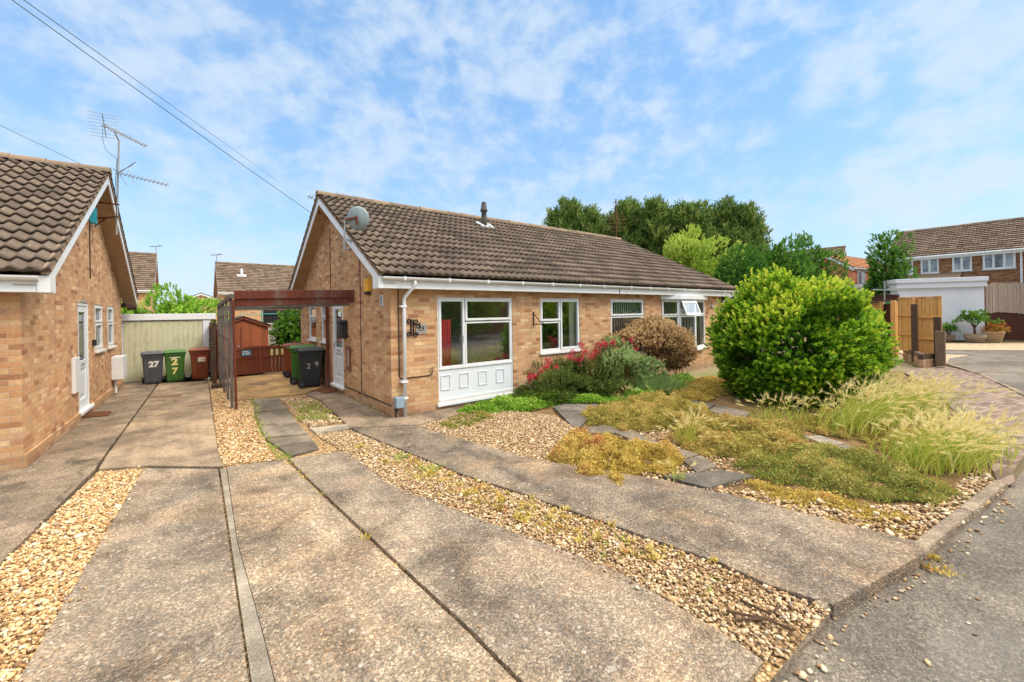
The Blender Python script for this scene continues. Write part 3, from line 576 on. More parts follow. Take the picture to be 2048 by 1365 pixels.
def eaves(parent, T, x0, x1, ey, ez, gut=True, boxed=True, joint=None):
    m = MB(); zb = ez-.23
    m.box(x0+.005, x1-.005, -.245, -.222, zb, ez-.03, T); m.build('fascia', M['white'], parent, bevel=.003)
    m = MB(); m.box(x0, x1, -.222, .0-.002, zb+.002, zb+.012, T); m.build('soffit', M['white'], parent)
    if gut:
        m = MB(); n = 9; y0, z0, r = ey+.035, ez-.03, .058; prof = [(y0+r*cos(t), z0+r*sin(t)) for t in np.linspace(pi, 2*pi, n)]; inn = [(y0+r*.86*cos(t), z0+r*.86*sin(t)) for t in np.linspace(2*pi, pi, n)]
        ring = prof+inn; a = [m.V(T(x0-.02, y, z)) for y, z in ring]; b = [m.V(T(x1+.02, y, z)) for y, z in ring]
        for i in range(len(ring)): j = (i+1) % len(ring); m.F(a[i], a[j], b[j], b[i])
        m.F(*[a[i] for i in range(n)]); m.F(*[b[i] for i in range(n)])
        g = m.build('gutter', M['white'], parent, smooth=False)
        x = x0+.35
        while x < x1: br = MB(); br.box(x, x+.035, y0-r-.006, y0+r+.005, z0-r-.006, z0+.012, T); br.build('bracket', M['white'], g, bevel=.004); x += .9
TI = lambda x, y, z: (x, y, z)
eaves(house, TI, -.22, 6.28, EY, EZ); eaves(house, TI, 6.31, 13.05, EY, EZ)
m = MB(); m.box(-.31, -.215, -.262, 0.02, EZ-.235, EZ-.02); m.build('eaves_box_end', M['white'], house, bevel=.006)
def barge(parent, T, rl, ry, Dp, ey, ez, rz, xo, soff='cream'):
    m = MB(); s = MB(); u = MB()
    for (ya, yb) in ((ey+.06, ry), (2*ry-ey-.02, ry)):
        za, zb = rl(ya)-.045, rl(yb)-.045
        q = [(ya, za-.17), (yb, zb-.19), (yb, zb), (ya, za)]
        for xx in (xo, xo+.022): m.poly(*[T(xx, y, z) for y, z in q])
        for i in range(4): a, b = q[i], q[(i+1) % 4]; m.poly(T(xo, *a), T(xo+.022, *a), T(xo+.022, *b), T(xo, *b))
        s.poly(T(xo+.022, ya, za-.13), T(0.002, ya, za-.13), T(0.002, yb, zb-.15), T(xo+.022, yb, zb-.15))
        q2 = [(ya-.03, za+.0), (yb, zb+.0), (yb, zb+.05), (ya-.03, za+.05)]
        for xx in (xo-.018, xo+.06): u.poly(*[T(xx, y, z) for y, z in q2])
        for i in range(4): a, b = q2[i], q2[(i+1) % 4]; u.poly(T(xo-.018, *a), T(xo+.06, *a), T(xo+.06, *b), T(xo-.018, *b))
    b = m.build('bargeboard', M['white'], parent); s.build('verge_soffit', M[soff], parent); u.build('verge_mortar', m_verge, parent)
m_verge = m_plain('verge_mortar', srgb(146, 124, 100), .9, .2, 14, .2, .5, 60)
barge(house, TI, rl, RY, DP, EY, EZ, RZ, -.30)
# windows
window(house, TF, W1, [(.985, 1.57, .78, 2.165, 1), (1.59, 2.775, 1.72, 2.165, 1), (1.59, 2.775, .80, 1.70, 0)], sill_h=.06)
wp = MB(); wp.box(.985, 2.775, -.05, -.022, .2, .77, TF); pn = wp.build('infill_panel', M['panelwhite'], house, bevel=.004)
for c in (1.12, 1.55, 2.0, 2.46):
    m = MB(); a, b, z0, z1 = c-.11, c+.11, .36, .66
    for bx in ((a, a+.02, z0, z1), (b-.02, b, z0, z1), (a+.02, b-.02, z1-.02, z1), (a+.02, b-.02, z0, z0+.02)): m.box(bx[0], bx[1], -.022, -.008, bx[2], bx[3], TF)
    m.build('moulding', M['panelwhite'], pn, bevel=.004)
m = MB(); m.box(.97, 2.79, -.06, .0, .765, .80, TF); m.box(.97, 2.79, -.06, -.005, .155, .2, TF); m.build('transom', M['white'], pn, bevel=.004)
for x in (1.5, 2.18): m = MB(); m.box(x, x+.28, -.02, .012, 2.165, 2.185, TF); m.build('trickle_vent', M['white'], house, bevel=.003)
for b_ in ((1.515, 1.53, .012, .04, 1.28, 1.42), (2.16, 2.2, .012, .035, 1.73, 1.75)): m = MB(); m.box(*b_, TF); m.build('window_handle', M['white'], house, bevel=.003)
m = MB()
for k in range(14):
    x = 1.02+k*.019; m.tube([(x, .05+.02*(k % 2), .76), (x, .05+.02*(k % 2), 1.75)], .013, 6)
m.build('red_curtain', M['curtain'], house, smooth=True)
window(house, TF, W2, [(3.665, 4.29, 1.66, 2.165, 1), (3.665, 4.29, .955, 1.64, 0), (4.31, 4.945, .955, 2.165, 1)], glass='glass')
window(house, TF, W3, [(6.235, 7.685, 1.74, 2.165, 1), (6.235, 7.685, .655, 1.72, 0)])
m = MB(); m.box(4.72, 4.9, .12, .14, .95, 2.1, lambda x, y, z: (x, y, z)); m.build('pale_curtain', M['blind'], house)
def blind(x0, x1, y, z0, z1, parent):
    m = MB(); x = x0
    while x < x1: m.box(x, x+.085, y, y+.006, z0, z1, lambda a, b, c, xx=x: (a, b+(a-xx)*.35, c)); x += .1
    return m.build('vertical_blind', M['blind'], parent)
blind(6.25, 7.7, .16, .66, 2.15, house); blind(8.66, 11.15, .10, .66, 2.15, house)
# bow window of the neighbour
bay = empty('bow_window', (0, 0, 0)); bay.parent = house
pts = [(8.62, -.02), (9.14, -.27), (10.05, -.33), (11.2, -.02)]
pts = [(8.62, -.02), (9.22, -.24), (10.10, -.30), (11.2, -.02)]
def TS(a, b):
    a, b = np.array(a), np.array(b); L = np.linalg.norm(b-a); e = (b-a)/L; n = np.array([e[1], -e[0]])
    return (lambda u, nn, w_: (a[0]+e[0]*u+n[0]*nn, a[1]+e[1]*u+n[1]*nn, w_)), L
for i in range(3):
    T, L = TS(pts[i], pts[i+1])
    cells = [(.03, L-.03, 1.72, 2.165, 0), (.03, L-.03, .655, 1.70, i == 1)]
    window(bay, T, (0.004, L-.004, .62, 2.2), cells, sill=False, name='sash', depth=.06, out=0)
    if i == 1:  # open top light
        m = MB(); To = lambda u, n, w_, T=T: T(u, .03+n+(2.16-w_)*.42, w_-(2.16-w_)*.06)
        for bx in ((.05, .11), (L-.11, L-.05)): m.box(bx[0], bx[1], 0, .03, 1.74, 2.16, To)
        for bz in ((1.74, 1.80), (2.10, 2.16)): m.box(.11, L-.11, 0, .03, bz[0], bz[1], To)
        q = m.build('open_light', M['white'], bay, bevel=.004); g = MB(); g.poly(To(.11, .015, 1.8), To(L-.11, .015, 1.8), To(L-.11, .015, 2.1), To(.11, .015, 2.1)); g.build('pane', M['glass'], q)
m = MB()
m.prism([(8.52, .0), (8.54, -.08), (9.2, -.33), (10.12, -.39), (11.28, -.1), (11.3, .0)], 2.205, 2.335); m.build('canopy_board', M['white'], bay, bevel=.005)
m = MB(); m.prism([(8.56, .0), (8.58, -.06), (9.2, -.30), (10.12, -.36), (11.24, -.08), (11.26, .0)], .56, .615); m.build('sill', M['white'], bay, bevel=.005)
# gable door and windows
def panel_door(parent, T, r, flip=False, leads=True):
    u0, u1, w0, w1 = r; f = MB(); o = .06; n0, n1 = -.07, -.01
    f.box(u0, u0+o, n0, n1, w0, w1, T); f.box(u1-o, u1, n0, n1, w0, w1, T); f.box(u0+o, u1-o, n0, n1, w1-o, w1, T)
    d = f.build('front_door', M['white'], parent, bevel=.004)
    l = MB(); a, b = u0+o+.004, u1-o-.004; q0, q1 = -.06, -.022; s = .12
    l.box(a, a+s, q0, q1, w0+.03, w1-o-.004, T); l.box(b-s, b, q0, q1, w0+.03, w1-o-.004, T)
    l.box(a+s, b-s, q0, q1, w1-o-.12, w1-o-.004, T); l.box(a+s, b-s, q0, q1, w0+.03, w0+.22, T); l.box(a+s, b-s, q0, q1, w0+.80, w0+.95, T)
    l.box(a+s, b-s, q0, -.045, w0+.22, w0+.80, T)
    lf = l.build('leaf', M['panelwhite'], d, bevel=.005)
    g = MB(); g.poly(T(a+s, -.04, w0+.95), T(b-s, -.04, w0+.95), T(b-s, -.04, w1-o-.12), T(a+s, -.04, w1-o-.12)); g.build('pane', M['glass_dim'], d)
    bb = MB()
    bb.box(a+s+.05, b-s-.05, -.045, -.03, w0+.30, w0+.72, T); bb.build('door_panel', M['panelwhite'], d, bevel=.01)
    if leads:
        k = MB()
        for z in (w0+1.12, w1-.42): k.box(a+s, b-s, -.038, -.034, z, z+.015, T)
        for u in (a+s+.09, b-s-.09): k.box(u, u+.012, -.038, -.034, w0+.95, w1-o-.12, T)
        k.build('glazing_lead', M['alum'], d)
    h = MB(); hu = b-.06 if not flip else a+.06; h.box(hu-.015, hu+.015, q1, q1+.012, w0+.88, w0+1.08, T); h.box(hu-.06, hu+.012, q1+.03, q1+.045, w0+1.0, w0+1.02, T); h.build('handle', M['alum'], d, bevel=.003)
    lb = MB(); lb.box((a+b)/2-.13, (a+b)/2+.13, q1, q1+.012, w0+.86, w0+.90, T); lb.build('letter_box', M['alum'], d, bevel=.003)
    s2 = MB(); s2.box(u0-.05, u1+.05, -.07, .06, w0-.03, w0+.028, T); s2.build('sill', M['white'], d, bevel=.008)
    return d
panel_door(house, TG, DOOR)
for r in (G1, G2): window(house, TG, r, [(r[0]+.035, r[1]-.035, 1.82, 2.165, 1), (r[0]+.035, r[1]-.035, 1.215, 1.80, 0)], glass='glass_dim')
m = MB(); m.box(.005, 2.84, .0, .012, .205, .222, TG); m.box(4.0, 7.48, 0, .012, .205, .222, TG); m.build('damp_course', M['black'], house)
m = MB(); m.box(2.33, 2.6, 0, .04, .62, 1.17, TG); bx = m.build('meter_cupboard', M['boxbrown'], house, bevel=.006)
m = MB(); m.box(2.40, 2.42, .04, .05, .72, 1.08, TG); m.build('rail', M['white'], bx)
m = MB(); m.box(.31, .46, 0, .02, 2.04, 2.24, TG); vb = m.build('wall_vent', M['white'], house, bevel=.004)
m = MB(); m.box(.335, .435, .02, .024, 2.06, 2.22, TG); m.build('grille', M['alum'], vb)
for y, z0, z1 in ((3.9, 2.42, 4.1), (1.62, .25, 3.2)): m = MB(); m.tube([(-.008, y, z0), (-.008, y, z1)], .008, 6); m.build('cable', M['cable'], house)
# downpipe, cable, tap on the front
m = MB(); r = .034; m.tube([(.36, EY+.04, EZ-.08), (.36, EY+.04, EZ-.16), (.26, -.075, EZ-.36), (.235, -.075, EZ-.42), (.225, -.075, -.02)], r, 10)
dp = m.build('downpipe', M['white'], house, smooth=True)
for z in (2.0, .62, .32): m = MB(); m.box(.15, .275, -.115, 0, z, z+.035); m.build('clip', M['white'], dp, bevel=.003)
m = MB(); m.tube([(.15, -.008, 2.33), (.15, -.008, .74), (.165, -.008, .70), (.2, -.008, .69), (.75, -.01, .69), (.8, -.02, .70), (.815, -.03, .80)], .011, 8); m.build('water_pipe', M['cable'], house, smooth=True)
m = MB(); m.tube([(.815, 0, .83), (.815, -.10, .83), (.815, -.13, .79)], .013, 8); m.box(.79, .84, -.085, -.065, .85, .865); m.build('garden_tap', m_plain('brass', srgb(176, 150, 90), .4, .15, 20, .5), house)
m = MB(); m.tube([(12.72, EY+.04, EZ-.08), (12.72, EY+.04, EZ-.18), (12.42, -.07, EZ-.42), (12.40, -.07, -.02)], r, 10); m.build('downpipe', M['white'], house, smooth=True)
m = MB(); m.box(12.46, 14.3, 1.0, 1.06, .9, 2.25); m.box(12.46, 14.3, .95, 2.6, 2.25, 2.38); m.box(12.46, 14.3, 1.0, 1.08, 0, .9); pc = m.build('porch', M['white'], house, bevel=.006)
m = MB(); m.poly((12.7, .985, 1.0), (13.4, .985, 1.0), (13.4, .985, 2.1), (12.7, .985, 2.1)); m.build('pane', M['glass_dim'], pc)
# flue
m = MB(); fx, fy = 4.2, 3.1; zb = rl(fy); m.lathe([(.10, 0), (.10, .2), (.085, .28), (.075, .46), (.11, .48), (.115, .52), (.10, .54), (.065, .74), (.06, .76)], (fx, fy, zb-.04), 16)
fl = m.build('flue', M['flue'], house, smooth=True)
m = MB(); m.box(-.26, .26, -.24, .18, 0, .02, lambda x, y, z: (fx+x, fy+y*cos(ANG), zb+.05+y*sin(ANG)+z)); m.build('flashing', M['lead'], fl)
# ------------------------------------------------------------------ brick bungalow 27 on the left
LA = radians(-1.7); left = empty('brick_bungalow', (-4.58, .65, 0), LA, 'buff brick bungalow with white side door and overhanging wavy tiled roof beside the left drive', 'bungalow')
TL = lambda x, y, z: (-x, y, z)
TLg = lambda u, n, w_: (n, u, w_)
LD, LEY, LEZ, LRY, LRZ = 7.95, -.32, 2.45, 4.0, 4.92
LS = (LRZ-LEZ)/(LRY-LEY); LANG = math.atan(LS); LSL = math.hypot(LRZ-LEZ, LRY-LEY); lrl = lambda y: LEZ+(min(y, 2*LRY-y)-LEY)*LS
LDOOR, LW1, LW2 = (2.95, 3.86, .14, 2.19), (4.43, 5.28, 1.2, 2.19), (5.88, 6.72, 1.2, 2.19)
m = gable_wall(TLg, LD, lrl, LRY, LRZ, 2.3, [LDOOR, LW1, LW2]); m.build('gable_wall', M['brick'], left)
m = MB(); m.poly((0, 0, -.2), (-9, 0, -.2), (-9, 0, 2.4), (0, 0, 2.4)); m.poly((0, LD, -.2), (-9, LD, -.2), (-9, LD, 2.4), (0, LD, 2.4)); m.poly((-9, 0, -.2), (-9, LD, -.2), (-9, LD, 2.4), (-9, 0, 2.4)); m.build('front_wall', M['brick'], left)
m = MB(); m.box(-3, -.1, 2.6, 7.8, 2.3, 2.33); m.box(-3, -2.97, 2.6, 7.8, .1, 2.3); m.box(-3, -.1, 2.6, 2.63, .1, 2.3); m.box(-3, -.1, 2.6, 7.8, .08, .1); m.build('interior', M['plaster'], left)
V, F, A = join([roof_slope((0, LEY, LEZ), (1, 0, 0), (0, cos(LANG), sin(LANG)), (0, -sin(LANG), cos(LANG)), LSL, lambda s: -.33, lambda s: 9.3, T=TL),
                roof_slope((0, 2*LRY-LEY, LEZ), (1, 0, 0), (0, -cos(LANG), sin(LANG)), (0, sin(LANG), cos(LANG)), LSL, lambda s: -.33, lambda s: 9.3, T=TL, du=.05)])
lr = np_mesh('roof', V, F, M['tile'], left, A); ridge_tiles('ridge', (.34, LRY, LRZ+.05), (-9.3, LRY, LRZ+.05), lr)
eaves(left, TL, -.2, 9.2, LEY, LEZ); barge(left, TL, lrl, LRY, LD, LEY, LEZ, LRZ, -.30)
m = MB(); m.box(-.31, -.195, -.262, 0.0, LEZ-.235, LEZ-.02, TL); m.build('eaves_box_end', M['white'], left, bevel=.006)
panel_door(left, TLg, LDOOR, True)
for r in (LW1, LW2): window(left, TLg, r, [(r[0]+.035, r[1]-.035, 1.8, 2.155, 1), (r[0]+.035, r[1]-.035, 1.235, 1.78, 1)], glass='glass_dim')

m = MB(); m.box(0, LDOOR[0]-.05, 0, .03, -.2, .16, TLg); m.box(LDOOR[1]+.05, LD, 0, .03, -.2, .16, TLg); m.build('plinth', m_brick('plinth_brick', BRICK_STOPS, srgb(150, 128, 108)), left)
m = MB(); m.box(2.42, 2.78, 0, .05, .58, 1.2, TLg); m.build('meter_cupboard', M['white'], left, bevel=.008)
m = MB(); m.box(6.25, 6.85, 0, .22, .36, .93, TLg); gm = m.build('gas_meter_box', M['white'], left, bevel=.012)
m = MB(); m.tube([(.06, 6.4, .36), (.06, 6.4, .02)], .03, 10); m.build('pipe', M['white'], gm)
m = MB(); m.tube([(.01, 4.0, 2.7), (.01, 4.0, 3.9)], .009, 6); m.build('cable', M['black'], left)
m = MB(); m.box(4.12, 4.2, 0, .06, 1.32, 1.45, TLg); m.build('key_safe', M['blackplastic'], left, bevel=.005)
m = MB(); m.box(3.2, 3.65, 0, .006, 2.2, 2.235, TLg); m.build('lintel', M['alum'], left)
m = MB(); m.tube([(.12, 7.98, 2.2), (.32, 7.98, 2.2)], .08, 12); m.tube([(.1, 8.05, 2.25), (-.4, 8.05, 2.25)], .06, 10); m.build('rear_gutter', M['cable'], left)
# ------------------------------------------------------------------ things fixed to the houses
t = empty('television_aerial', (0, 0, 0), 0, 'tall pole with two white television aerials at the gable of the left bungalow', 'aerial')
LW = lambda x, y, z: (Matrix.Translation((-4.58, .65, 0)) @ Matrix.Rotation(LA, 4, 'Z') @ Vector((x, y, z)))[:]
pb = np.array(LW(.42, 4.15, 0)); AD = depth_of(pb)
A0 = AT(233, 440, AD); m = MB(); m.tube([AT(233, 470, AD), AT(236, 350, AD), AT(238, 282, AD)], .017, 8); m.build('mast', M['alum'], t)
def yagi(a, b, n, el, evec, cone=False, refl=None, nm='aerial_array'):
    m = MB(); a, b, e = np.array(a), np.array(b), np.array(evec, float); e /= np.linalg.norm(e); m.tube([a, b], .011, 6); d = (b-a)
    for k in range(n):
        p = a+d*(k+.5)/n; m.tube([p-e*el/2, p+e*el/2], .007, 5)
        if cone: q = np.cross(e, d/np.linalg.norm(d)); m.tube([p-q*el/3+e*el/4, p+q*el/3-e*el/4], .007, 5)
    if refl:
        q = np.cross(e, d/np.linalg.norm(d)); c = a+d*.04
        m.tube([c-q*refl[1], c+q*refl[1]], .008, 5)
        for k in range(refl[0]): p = c+q*refl[1]*(-1+2*k/(refl[0]-1)); m.tube([p-e*refl[2], p+e*refl[2]], .005, 5)
    return m.build(nm, M['alum'], t)
a, b = AT(205, 250, AD), AT(293, 293, AD-.35); yagi(a, b, 15, .10, rt*.8+fw*.5, True, (8, .30, .24)); m = MB(); m.tube([AT(238, 283, AD), AT(228, 262, AD-.02)], .012, 6); m.build('clamp', M['blackplastic'], t)
a, b = AT(232, 345, AD), AT(337, 371, AD-.4); yagi(a, b, 13, .09, rt*.5+up*.6, False, None)
m = MB()
for q in ((238, 346, 272, 324), (240, 343, 266, 330), (240, 350, 254, 371), (256, 340, 268, 366), (234, 342, 226, 338)): m.tube([AT(q[0], q[1], AD), AT(q[2], q[3], AD-.1)], .008, 5)
m.build('reflector', M['alum'], t)
m = MB(); pts = [(205, 256), (206, 285), (212, 300), (225, 312), (236, 318)]; m.tube([AT(u, v, AD+.03) for u, v in pts], .004, 5); m.tube([AT(234, 318, AD-.03), AT(230, 380, AD-.03), AT(234, 440, AD-.03)], .005, 5); m.build('lead', M['black'], t)
m = MB(); m.bar(AT(197, 405, AD+.05), AT(238, 410, AD), .03, .03); m.bar(AT(187, 438, AD+.1), AT(236, 434, AD), .03, .03); m.bar(AT(186, 432, AD+.1), AT(186, 458, AD+.1), .05, .04); m.bar(AT(186, 455, AD+.1), AT(212, 437, AD+.05), .02, .02); m.build('wall_bracket', M['rust'], t)
t = empty('alarm_box', LW(0, 4.15, 4.02), LA, 'teal bell box under the verge of the left bungalow gable', 'alarm box')
m = MB(); m.prism([(0, -.13), (.09, -.1), (.09, .1), (0, .13)], -.17, .17); m.build('case', M['teal'], t, bevel=.01); m = MB(); m.box(.0, .06, -.06, .06, -.2, -.171); m.build('lamp', M['white'], t, bevel=.005)
t = empty('alarm_box', (0, 1.08, 2.43), 0, 'yellow burglar alarm box on the shaded gable wall near the front corner', 'alarm box')
m = MB(); m.prism([(0, -.14), (-.07, -.11), (-.09, 0), (-.07, .11), (0, .14)], -.09, .17); m.build('case', M['yellow'], t, bevel=.012); m = MB(); m.prism([(0, -.10), (-.08, -.07), (-.08, .07), (0, .10)], -.15, -.092); m.build('strobe', M['blackplastic'], t, bevel=.008)
# satellite dish
t = empty('satellite_dish', (-.32, 1.5, 3.4), 0, 'grey round satellite dish on a white pole at the bungalow verge', 'satellite dish')
DD = depth_of((-.36, 1.25)); dc = AT(716, 437, DD)-np.array(t.location); toc = CAM-AT(716, 437, DD); toc /= np.linalg.norm(toc); nrm = toc*.86+rt*-.25+up*.42; nrm /= np.linalg.norm(nrm)
nrm = -(-toc*.9+rt*.35+up*-.1); nrm /= np.linalg.norm(nrm)
a1 = np.cross(nrm, up); a1 /= np.linalg.norm(a1); a2 = np.cross(a1, nrm); R = .225; m = MB(); rings = []
for th in (0, -.012):
    for q in range(7):
        rr = R*q/6; rings.append([m.V(dc+a1*rr*cos(s)+a2*rr*sin(s)*1.06+nrm*(.055*(1-(q/6)**2)+th)) for s in np.linspace(0, 2*pi, 28, endpoint=False)])
for s in (0, 7):
    for q in range(6):
        for j in range(28): m.F(rings[s+q][j], rings[s+q][(j+1) % 28], rings[s+q+1][(j+1) % 28], rings[s+q+1][j])
for j in range(28): m.F(rings[6][j], rings[6][(j+1) % 28], rings[13][(j+1) % 28], rings[13][j])
m.build('reflector', M['dishgrey'], t, smooth=True)
L0 = np.array(t.location); m = MB(); m.tube([AT(690, 437, DD)-L0, AT(688, 503, DD)-L0], .018, 8); m.build('pole', M['alum'], t)
m = MB(); m.bar(AT(691, 440, DD)-L0, dc+nrm*.07, .035, .04); m.bar(dc+nrm*.07+a2*.04, dc+nrm*.07-a2*.14, .03, .03); m.build('arm', M['rust'], t)
m = MB(); e = dc-a2*.2+a1*-.02; m.bar(e, e+a2*-.05-nrm*.25, .02, .02); m.box(-.03, .03, -.03, .03, -.03, .03, lambda x, y, z: tuple(e+a2*-.06-nrm*.26+np.array((x, y, z)))); m.build('receiver', M['blackplastic'], t)
m = MB(); m.bar(AT(688, 478, DD)-L0, AT(702, 483, DD)-L0, .03, .05); m.bar(AT(688, 498, DD)-L0, AT(700, 497, DD)-L0, .03, .03); m.build('wall_bracket', M['alum'], t)
# ridge aerial and rear aerial
t = empty('television_aerial', (11.3, 3.75, 4.9), 0, 'rusty aerial pole standing at the right end of the bungalow ridge before the conifers', 'aerial')
m = MB(); m.tube([(0, 0, -.1), (0, 0, 1.62)], .025, 8); m.build('mast', M['rust'], t); m = MB()
for z, l in ((1.62, .1), (1.5, .3), (1.0, .45), (.92, .8), (.78, .9), (.62, .9), (.48, .8), (.3, .5)): m.tube([(-l/2*.79, l/2*.61, z), (l/2*.79, -l/2*.61, z)], .012, 5)
m.tube([(-.4, -.45, .72), (.42, .4, .76)], .014, 6); m.build('aerial_array', M['rust'], t)
t = empty('television_aerial', (-.35, 4.1, 4.6), 0, 'small dark aerial peeping from behind the bungalow gable apex', 'aerial')
o = np.array(t.location); Da = depth_of(o); m = MB(); m.tube([AT(634, 404, Da)-o, AT(625, 396, Da)-o, AT(614, 393, Da)-o], .008, 5)
for u, v in ((630, 399), (624, 395), (619, 394)): m.tube([AT(u-3, v+5, Da)-o, AT(u+3, v-4, Da)-o], .006, 5)
m.build('aerial_array', M['black'], t); m = MB(); m.tube([AT(634, 404, Da)-o, AT(640, 430, Da)-o], .012, 6); m.build('mast', M['black'], t)
def wire(lab, pts, r):
    m = MB(); m.tube(pts, r, 5); return tag(m.build('overhead_wire', M['wire']), lab, 'wire')
def span(a, b, sag, n=24): a, b = np.array(a), np.array(b); return [a+(b-a)*k/n-up*sag*4*(k/n)*(1-k/n) for k in range(n+1)]
E0 = AT(625, 428, depth_of((-.32, 4.3))); wire('lower overhead wire running to the bungalow gable apex', span(AT(-40, -46, 5.0), E0, .02), .006)
wire('upper overhead wire beside the one reaching the bungalow apex', span(AT(-20, -48, 5.2), AT(560, 366, 24), .0), .006)
wire('lone overhead wire above the left bungalow ridge', span(AT(-60, 222, 7.5), AT(190, 342, 11.0), .0), .005)
# mail box, plaque, iron brackets, lamp, cabinet
t = empty('mail_box', (-.0, 2.72, 1.54), 0, 'black wall mail box beside the white front door of the bungalow', 'mail box')
m = MB(); m.prism([(0, -.17), (-.13, -.15), (-.15, .0), (-.13, .15), (0, .17)], -.2, .13); m.build('body', M['blackplastic'], t, bevel=.015)
m = MB(); m.prism([(0, -.18), (-.15, -.16), (-.17, 0), (-.15, .16), (0, .18)], .132, .22); m.build('lid', M['blackplastic'], t, bevel=.02); m = MB(); m.tube([(-.15, 0, .0), (-.16, 0, .0)], .02, 10); m.build('lock', M['alum'], t)
t = empty('number_plaque', (.6, -.0, 1.59), 0, 'grey stone house number plaque reading 29 between downpipe and big window', 'plaque')
m = MB(); m.box(-.115, .115, -.02, -.001, -.1, .1); m.build('plate', M['stoneplaque'], t, bevel=.005); text_mesh('number', '29', .12, 'black', t, frame((0, -.0215, 0), (1, 0, 0), (0, 0, 1)), bold=.002)
t = empty('wrought_iron_bracket', (.42, 0, 1.62), 0, 'ornate scrolled black iron bracket behind the white downpipe', 'bracket')
def scroll(m, c, r, a0, turns, ax, n=22, th=.012, ry=1.0): m.tube([np.array(c)+np.array(ax)*(r*(1-.6*k/n)*cos(a0+turns*2*pi*k/n))+up*(r*ry*(1-.6*k/n)*sin(a0+turns*2*pi*k/n)) for k in range(n+1)], th, 6)
m = MB(); m.tube([(-.03, -.012, -.15), (-.03, -.012, .15)], .014, 6); m.tube([(.02, -.012, -.15), (.02, -.012, .15)], .012, 6)
for z in (.12, -.12): scroll(m, (-.07, -.02, z), .05, 0, 1, (1, 0, 0)); scroll(m, (.06, -.03, z), .05, pi, 1, (1, 0, 0))
m.tube([(.0, -.02, .06), (.05, -.12, .06), (.08, -.2, .09)], .01, 6); scroll(m, (.06, -.14, .02), .05, 0, 1.2, (.4, -.9, 0)); m.build('scrollwork', M['black'], t)
t = empty('hanging_basket_bracket', (3.42, 0, 1.72), 0, 'plain black iron hanging basket bracket left of the small casement window', 'bracket')
m = MB(); m.tube([(0, -.012, -.17), (0, -.012, .17)], .013, 6); m.tube([(0, -.012, .12), (.02, -.14, .0), (.04, -.24, -.12)], .01, 6); m.tube([(0, -.012, -.12), (.04, -.26, -.13)], .01, 6); scroll(m, (.045, -.28, -.11), .025, 0, 1, (.2, -.9, 0), th=.008); m.build('iron_arm', M['black'], t)
t = empty('hanging_basket_bracket', (11.75, 0, 1.5), 0, 'small black bracket on the brick right of the bow window', 'bracket')
m = MB(); m.tube([(0, -.012, -.2), (0, -.012, .2)], .018, 6); m.tube([(0, -.012, .15), (0, -.25, .18)], .014, 6); m.build('iron_arm', M['black'], t)
t = empty('wall_lamp', (11.5, 0, 2.0), 0, 'small dark wall lamp right of the bow window', 'lamp')
m = MB(); m.tube([(0, 0, .06), (0, -.1, .08), (0, -.12, .03)], .014, 6); m.build('arm', M['black'], t); m = MB(); m.lathe([(.03, -.1), (.06, -.02), (.04, .03)], (0, -.12, 0), 10); m.build('shade', M['alum'], t)
t = empty('meter_cabinet', (.12, 0, .12), 0, 'pale blue grey cabinet low on the bungalow corner by the downpipe', 'cabinet')
m = MB(); m.box(-.085, .065, -.14, -.002, .06, .25); m.build('case', M['meter'], t, bevel=.008); m = MB(); m.tube([(-.05, -.03, .06), (-.06, -.04, -.12)], .014, 6); m.tube([(.0, -.03, .06), (-.04, -.03, .0)], .01, 6); m.build('conduit', M['black'], t)
# ------------------------------------------------------------------ carport, gate, shed, fences, garage
t = empty('carport_frame', (-2.15, 2.75, 0), 0, 'weathered timber carport frame with red brown cross beam against the gable', 'carport')
o = np.array(t.location)
P = lambda *p: np.array(p)-o
m = MB(); m.bar(P(-2.15, 2.80, 2.325), P(-.02, 2.0, 2.34), .045, .17); m.build('cross_beam', M['redbeam'], t, bevel=.006)
m = MB(); m.bar(P(-2.15, 2.835, 2.16), P(-.02, 2.035, 2.22), .045, .155); m.build('cross_beam', M['redbeam'], t, bevel=.006)
m = MB(); m.bar(P(-2.14, 3.12, 2.10), P(-.02, 2.35, 2.15), .045, .13); m.build('rafter', M['greywood'], t, bevel=.005)
m = MB(); m.bar(P(-2.15, 7.1, 2.12), P(-.02, 7.1, 2.16), .045, .14); m.build('rafter', M['greywood'], t, bevel=.005)
m = MB(); m.bar(P(-2.19, 2.75, 2.30), P(-2.19, 7.15, 2.20), .06, .09); m.build('side_rail', M['greywood'], t, bevel=.005)
m = MB(); m.bar(P(-2.14, 2.86, -.05), P(-2.17, 2.80, 2.22), .045, .075, (0, 1, 0)); m.build('post', M['redbeam'], t, bevel=.005)
m = MB(); m.bar(P(-.07, 4.02, 0), P(-.07, 4.02, 2.2), .075, .075, (0, 1, 0)); m.build('post', M['redbeam'], t, bevel=.005)
for y in (3.1, 4.2, 5.3, 6.3, 7.1):
    m = MB(); m.bar(P(-2.19, y, -.05), P(-2.19, y, 2.24), .05, .07, (0, 1, 0)); m.build('post', M['greywood'], t, bevel=.004)
m = MB()
for k in range(8): y = 3.3+k*.5; m.bar(P(-2.2, y, .1), P(-2.2, y, 2.2), .012, .03, (0, 1, 0))
for k in range(4): z = .4+k*.5; m.bar(P(-2.185, 3.12, z), P(-2.185, 7.08, z), .012, .025)
m.build('trellis', M['greywood'], t)
GY = 8.3
t = empty('double_gate', (-1.0, GY, 0), 0, 'low red brown boarded double gate across the carport end', 'gate')
